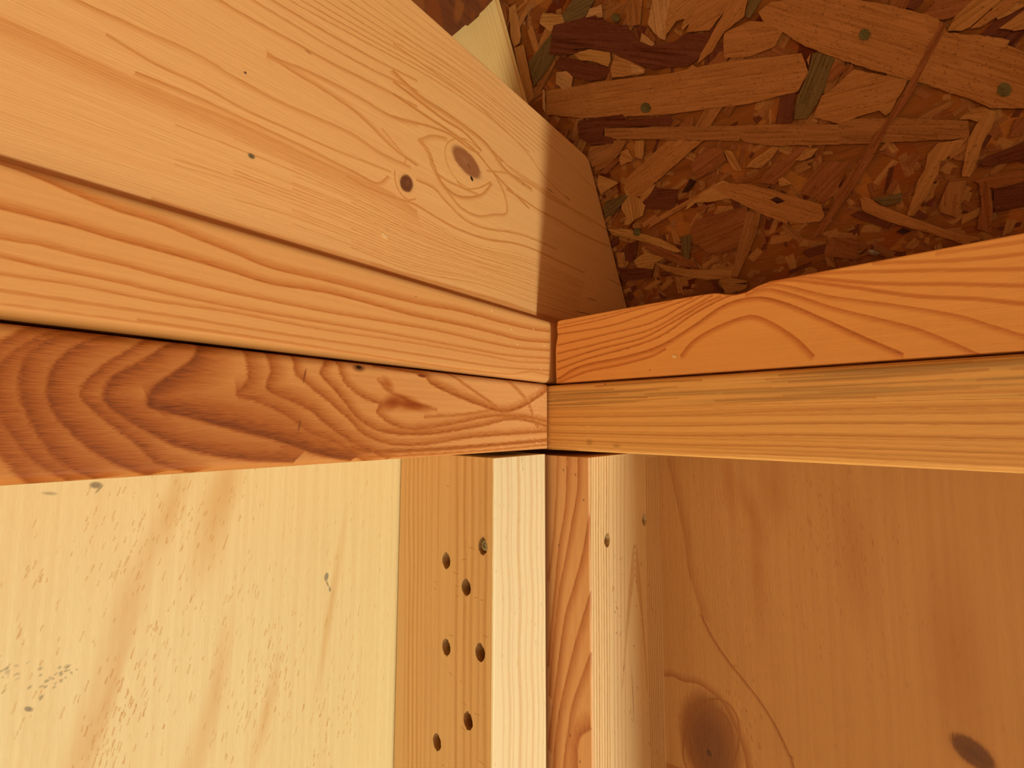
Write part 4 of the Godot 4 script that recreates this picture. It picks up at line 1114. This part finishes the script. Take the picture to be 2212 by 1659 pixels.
func roof() -> void:
	var base := osb_base(401)
	var c := Node3D.new()
	c.name = "ceiling"
	add_child(c)
	c.position.y = UP
	structure(c, "steep strand board underside of the roof above the right wall", "ceiling")
	panel = put("roof_panel", slab([Vector2(-89, -60), Vector2(2510, -60), Vector2(2510, 900), Vector2(-89, 900)], osb(Vector2.ZERO, 0.0), Vector3.RIGHT, Vector3(0, 0.8731, 0.4876), 12.0, 0.2, Rect2(0, 0, 300, 300), 1.0), base, c)
	strands()
	var ridge := Vector3(0, 1180, 1000)
	var knee := osb(Vector2(0, 900), 0.0)
	var up := (ridge - knee)
	put("roof_panel", slab([Vector2(-89, -2), Vector2(2510, -2), Vector2(2510, up.length() + 4), Vector2(-89, up.length() + 4)], knee, Vector3.RIGHT, up.normalized(), 12.0, 0.2, Rect2(0, 0, 300, 300), 1.0), base, c)
	var k2 := Vector3(0, knee.y, 2000.0 - knee.z)
	var up2 := ridge - k2
	put("roof_panel", slab([Vector2(-89, -2), Vector2(2510, -2), Vector2(2510, up2.length() + 4), Vector2(-89, up2.length() + 4)], k2, Vector3.RIGHT, up2.normalized(), 12.0, 0.2, Rect2(0, 0, 300, 300), -1.0), base, c)
	var low := Vector3(0, 30, 2000.0 + 151.0)
	var up3 := k2 - low
	put("roof_panel", slab([Vector2(-89, -2), Vector2(2510, -2), Vector2(2510, up3.length() + 4), Vector2(-89, up3.length() + 4)], low, Vector3.RIGHT, up3.normalized(), 12.0, 0.2, Rect2(0, 0, 300, 300), -1.0), base, c)

func rect(a: float, b: float, c: float, e: float) -> Array:
	return [Vector2(a, b), Vector2(c, b), Vector2(c, e), Vector2(a, e)]

func frame() -> void:
	var rng := RandomNumberGenerator.new()
	rng.seed = 3
	# --- plates
	var o := put("top_plate", slab(rect(-89, 0.7, 2095, 38.3), Vector3(-1.1, 0, 0), Vector3.BACK, Vector3.UP, 76.8, 3.4, Rect2(-20, -2, 250, 42), -1.0), pine_plate())
	tag(o, "pale pine top plate of the left wall, directly under the wide knotty joist", "beam", "doubled top plates")
	o = put("top_plate", slab(rect(1.0, -37.6, 2095, -0.3), Vector3.ZERO, Vector3.BACK, Vector3.UP, 78.5, 3.0, Rect2(-10, -42, 240, 44), -1.0), larch_plate())
	tag(o, "red-brown top plate with bold wavy grain, directly above the pale left plywood", "beam", "doubled top plates")
	var ol := [Vector2(2.9, 0.2), Vector2(2.6, 8), Vector2(2.5, 18.8), Vector2(2.7, 22.5), Vector2(3.7, 26.5), Vector2(4.0, 29), Vector2(3.4, 32.4), Vector2(4.2, 36.8), Vector2(6, 37.2), Vector2(60, 37.3), Vector2(86, 37.0), Vector2(93, 36.4), Vector2(97, 35.0), Vector2(101, 34.3), Vector2(105, 34.6), Vector2(109, 36.2), Vector2(114, 37.4), Vector2(185, 37.8), Vector2(2495, 37.8), Vector2(2495, 0.0), Vector2(185, 0.0)]
	o = put("top_plate", slab(ol, Vector3(0, 0, -2), Vector3.RIGHT, Vector3.UP, 87.0, 0.8, Rect2(-5, -4, 225, 44), 1.0), fir_plate())
	tag(o, "orange top plate with an arched grain figure and a gouge in its top edge", "beam", "doubled top plates")
	o = put("top_plate", slab(rect(-78, -38.2, 2495, -0.9), Vector3.ZERO, Vector3.RIGHT, Vector3.UP, 89.0, 2.6, Rect2(-30, -42, 260, 44), 1.0), stained_plate())
	tag(o, "straight-grained top plate greyed along its upper side, directly above the right plywood", "beam", "doubled top plates")
	# --- studs
	var holes := []
	for h in [[-7.6, -84.1, 3.2], [-35.2, -96.6, 3.3], [-19.4, -106.7, 3.5], [-34.1, -140.5, 3.4], [-8.9, -135.0, 3.4], [-16.9, -169.9, 3.4], [-40.4, -190.1, 3.4]]:
		holes.append([-h[0], h[1], h[2], 3.9, 0.15, -0.5])
	holes[0][4] = 0.0
	holes[0][5] = 0.0
	var yb := -UP * 1000
	o = put("wall_stud", stud_mesh(Vector3.ZERO, Vector3.BACK, Vector3.RIGHT, 4.8, 46.6, 78.5, yb, -40.4, 1.2, 0.6, stud_front_light(), stud_side_orange(), Rect2(30, 2, 200, 48), Rect2(30, -2.6, 220, 96), holes), null)
	tag(o, "left corner stud with pale narrow front and orange side drilled with screw holes", "stud")
	var steel := StandardMaterial3D.new()
	steel.albedo_color = rgb(150, 142, 122)
	steel.metallic = 0.85
	steel.roughness = 0.38
	var bronze := StandardMaterial3D.new()
	bronze.albedo_color = rgb(132, 92, 50)
	bronze.metallic = 0.7
	bronze.roughness = 0.45
	for i in holes.size():
		var h: Array = holes[i]
		var dpt: float = 2.2 if i == 0 else 9.0
		var c: Vector3 = Vector3(-h[0] - h[4] * dpt, h[1] + h[5] * dpt, 46.6 - dpt)
		var ax := Vector3(0.12, 0.12, 1.0) if i == 0 else Vector3(-h[4] * -1.0, -h[5], 1.0)
		var sc := put("screw_head", lathe([Vector2(2.9, -3.0), Vector2(2.9, 0.0), Vector2(2.6, 0.45), Vector2(1.3, 0.5), Vector2(1.15, 0.1), Vector2(0.0, 0.1)], c, ax, 20), steel if i == 0 else bronze, o)
		if i == 0: sc.set_meta("label", "bright screw head just below the face")
	var rholes := [[66.3, -84.2, 3.0, 3.5, 0.1, -0.5], [18.5, -88.0, 3.2, 3.6, 0.1, -0.5]]
	o = put("wall_stud", stud_mesh(Vector3.ZERO, Vector3.RIGHT, Vector3.BACK, -13, 25.4, 90.5, yb, -41.4, 0.9, 1.5, stud_front_red(), stud_side_pale(), Rect2(30, -15, 190, 42), Rect2(30, -3.4, 250, 98), rholes), null)
	tag(o, "right corner stud with reddish narrow front and pale furry side with two screw holes", "stud")
	for h in rholes:
		put("screw_head", lathe([Vector2(2.9, -3.0), Vector2(2.9, 0.0), Vector2(2.6, 0.45), Vector2(1.3, 0.5), Vector2(1.15, 0.1), Vector2(0.0, 0.1)], Vector3(25.4 - 9.0, h[1] - 4.5, -h[0] - 0.9), Vector3(1, 0.5, -0.1), 20), bronze, o)
	var plain := plain_pine(211, rgb(236, 194, 136), rgb(204, 138, 76), rgb(130, 74, 36))
	o = put("wall_stud", stud_mesh(Vector3.ZERO, Vector3.RIGHT, Vector3.BACK, NEXT_STUD, NEXT_STUD + 38.0, 90.5, yb, -38.6, 2.0, 2.0, plain, plain, Rect2(30, 0, 400, 160), Rect2(30, 0, 400, 160)), null)
	tag(o, "plain pine stud farther along the right wall, next after the corner stud", "stud")
	o = put("wall_stud", stud_mesh(Vector3.ZERO, Vector3.RIGHT, Vector3.BACK, 1081, 1119, 90.5, yb, -38.6, 2.0, 2.0, plain, plain, Rect2(30, 0, 400, 160), Rect2(30, 0, 400, 160)), null)
	tag(o, "plain pine stud of the right wall that carries the lamp", "stud")
	# --- joist, rafter, gusset
	var jo := [Vector2(-143.0, 38.6), Vector2(-124.4, 72.4), Vector2(-105.5, 106.4), Vector2(-104.6, 108.6), Vector2(-86, 141.4), Vector2(-69.6, 171.2), Vector2(-67.4, 174.0), Vector2(-62.5, 175.9), Vector2(-3.8, 177.3), Vector2(92.4, 179.2), Vector2(300, 181), Vector2(2120, 181), Vector2(2120, 38.6)]
	o = put("ceiling_joist", slab(jo, Vector3(-12, 0, 0), Vector3.BACK, Vector3.UP, 37.5, 1.2, Rect2(-142, 34, 362, 150), -1.0), pine_joist())
	tag(o, "wide pale pine joist with two brown knots, lying on the left wall's plates", "joist")
	var ra := slab([Vector2(-143.5, 38.6), Vector2(15, 38.6), Vector2(150, 285), Vector2(120, 330), Vector2(19, 336)], Vector3(-50.2, 0, 0), Vector3.BACK, Vector3.UP, 28.0, 0.8, Rect2(0, 0, 1, 1), -1.0)
	# grain runs along the rafter: turn its texture coordinates into (down the slope, across)
	for i in ra.t.size():
		var q := ra.t[i]
		var rel := q - Vector2(-143.5, 38.6)
		ra.t[i] = Vector2(rel.dot(Vector2(0.4788, 0.8779)) / 400.0, rel.dot(Vector2(0.8779, -0.4788)) / 160.0)
	o = put("rafter", ra, rafter_pine())
	tag(o, "pale striped rafter leaning up between the knotty joist and the dark strand board roof", "rafter")
	var gu := [Vector2(47, 208), Vector2(43.9, 213.1), Vector2(36, 224.5), Vector2(30, 233), Vector2(25.2, 240.6), Vector2(22.4, 241.8), Vector2(20.6, 248.6), Vector2(17.5, 250.4), Vector2(11.9, 259.6), Vector2(5, 270), Vector2(3, 286), Vector2(28, 340), Vector2(260, 340), Vector2(260, 208)]
	o = put("gusset_plate", slab(gu, Vector3(-39.2, 0, 0), Vector3.BACK, Vector3.UP, 10.8, 0.3, Rect2(0, 0, 120, 120), -1.0), strand_gusset())
	tag(o, "dark brown board with a ragged edge fixed over the upper end of the rafter", "board")

const NEXT_STUD := 462.0

func strand_gusset() -> StandardMaterial3D:
	g = Grain.new(0, 0, 120, 120, 4.0, 4.0, 501)
	for i in 40:
		g.blob(fposmod(i * 37.3, 120.0), fposmod(i * 71.9, 120.0), 14 + i % 9, 4 + i % 5, 1.2 + 0.02 * i, TONES[["r", "d", "m", "r"][i % 4]] as Color, 0.6, 0.3)
	return wood(g.texture(rgb(120, 66, 34), rgb(84, 40, 18), rgb(50, 20, 8), 0.45, 0.4), 0.7, 0.5, 0.3, true)

func lamp() -> void:
	# wall lamp on the right wall, out of the picture, which lights the corner
	var white := StandardMaterial3D.new()
	white.albedo_color = rgb(214, 210, 200)
	white.roughness = 0.4
	var o := Node3D.new()
	o.name = "wall_lamp"
	add_child(o)
	o.position = LAMP_AT * MM + Vector3(0, UP, 0)
	tag(o, "bare bulb lamp on a white holder fixed to a stud of the right wall", "lamp")
	put("lamp_holder", lathe([Vector2(0.0, -45.8), Vector2(36, -45.8), Vector2(36, -43), Vector2(20, -40), Vector2(16, -32), Vector2(0, -32)], Vector3.ZERO, Vector3.BACK, 28), white, o)
	var glow := StandardMaterial3D.new()
	glow.albedo_color = Color(1, 0.95, 0.85)
	glow.emission_enabled = true
	glow.emission = LAMP_COLOR
	glow.emission_energy_multiplier = 6.0
	var prof := []
	for i in 17:
		var a := -1.25 + (PI / 2 + 1.25) * i / 16.0
		prof.append(Vector2(maxf(0.0, 43.0 * cos(a)), 43.0 * sin(a)))
	put("bulb", lathe(prof, Vector3.ZERO, Vector3.BACK, 28), glow, o)
	var l := OmniLight3D.new()
	l.name = "lamp_light"
	l.light_color = LAMP_COLOR
	l.light_energy = LAMP_ENERGY
	l.light_size = 0.042
	l.omni_range = 8.0
	l.omni_attenuation = 2.0
	l.shadow_enabled = true
	o.add_child(l)

func bits() -> void:
	var steel := StandardMaterial3D.new()
	steel.albedo_color = rgb(206, 200, 184)
	steel.metallic = 0.6
	steel.roughness = 0.4
	var top := 0.3 + strand_n * 0.011
	var nn := Vector3(0, -0.4876, 0.8731)
	# nail tip that has come through the strand board above the right wall's plate, with the splinters it lifted
	var o := Node3D.new()
	o.name = "nail"
	add_child(o)
	o.position.y = UP
	tag(o, "shiny nail point poking through the strand board just above the orange plate", "nail")
	put("point", lathe([Vector2(1.5, -4.0), Vector2(1.5, 3.2), Vector2(1.1, 4.6), Vector2(0.35, 6.4), Vector2(0.0, 6.6)], osb(Vector2(146.2, 5.6), top), nn + Vector3(-0.25, 0.45, 0), 14), steel, o)
	var sp := strand_material("d")
	for q in [[141.4, 8.0, 1.1, 5.2, 0.55], [149.8, 3.2, 1.2, 4.6, -0.6], [145.2, 9.2, 1.2, 2.6, 1.4]]:
		var dir := Vector2(cos(q[4]), sin(q[4]))
		var a := Vector2(q[0], q[1])
		var m := Shape.new()
		var b: Vector2 = a + dir.orthogonal() * q[2]
		var p := [osb(a - dir * q[3] * 0.5, top - 0.4), osb(b - dir * q[3] * 0.3, top + 1.4), osb(b + dir * q[3] * 0.4, top + 1.7), osb(a + dir * q[3] * 0.5, top - 0.4)]
		m.quad(p[0], p[1], p[2], p[3], nn, nn, nn, nn, Vector2(0, 0), Vector2(0, 0.1), Vector2(0.2, 0.1), Vector2(0.2, 0))
		var under := -nn
		m.quad(p[0] - nn * 0.3, p[1] - nn * 0.3, p[2] - nn * 0.3, p[3] - nn * 0.3, under, under, under, under, Vector2(0, 0), Vector2(0, 0.1), Vector2(0.2, 0.1), Vector2(0.2, 0))
		put("splinter", m, sp, o)
	# small crumbs of wood stuck to the plates
	var chip := StandardMaterial3D.new()
	chip.albedo_color = rgb(240, 206, 150)
	chip.roughness = 0.7
	o = put("wood_chip", slab([Vector2(-1.0, -0.5), Vector2(0.2, -0.8), Vector2(1.1, -0.3), Vector2(0.9, 0.6), Vector2(-0.3, 0.8), Vector2(-0.9, 0.3)], Vector3(72.6, 9.1, -1.1), Vector3.RIGHT, Vector3.UP, 0.95, 0.2, Rect2(0, 0, 10, 10), 1.0), chip)
	tag(o, "small pale chip of wood stuck to the orange top plate", "wood chip")
	o = put("wood_chip", slab([Vector2(-1.4, -0.4), Vector2(-0.4, -0.1), Vector2(0.7, 0.3), Vector2(1.6, 1.3), Vector2(1.2, 1.4), Vector2(0.3, 0.7), Vector2(-1.0, 0.2)], Vector3(-11.2, 57.3, 104.5), Vector3.BACK, Vector3.UP, 0.85, 0.1, Rect2(0, 0, 10, 10), -1.0), chip)
	tag(o, "tiny curled shaving on the face of the wide knotty joist", "wood chip")
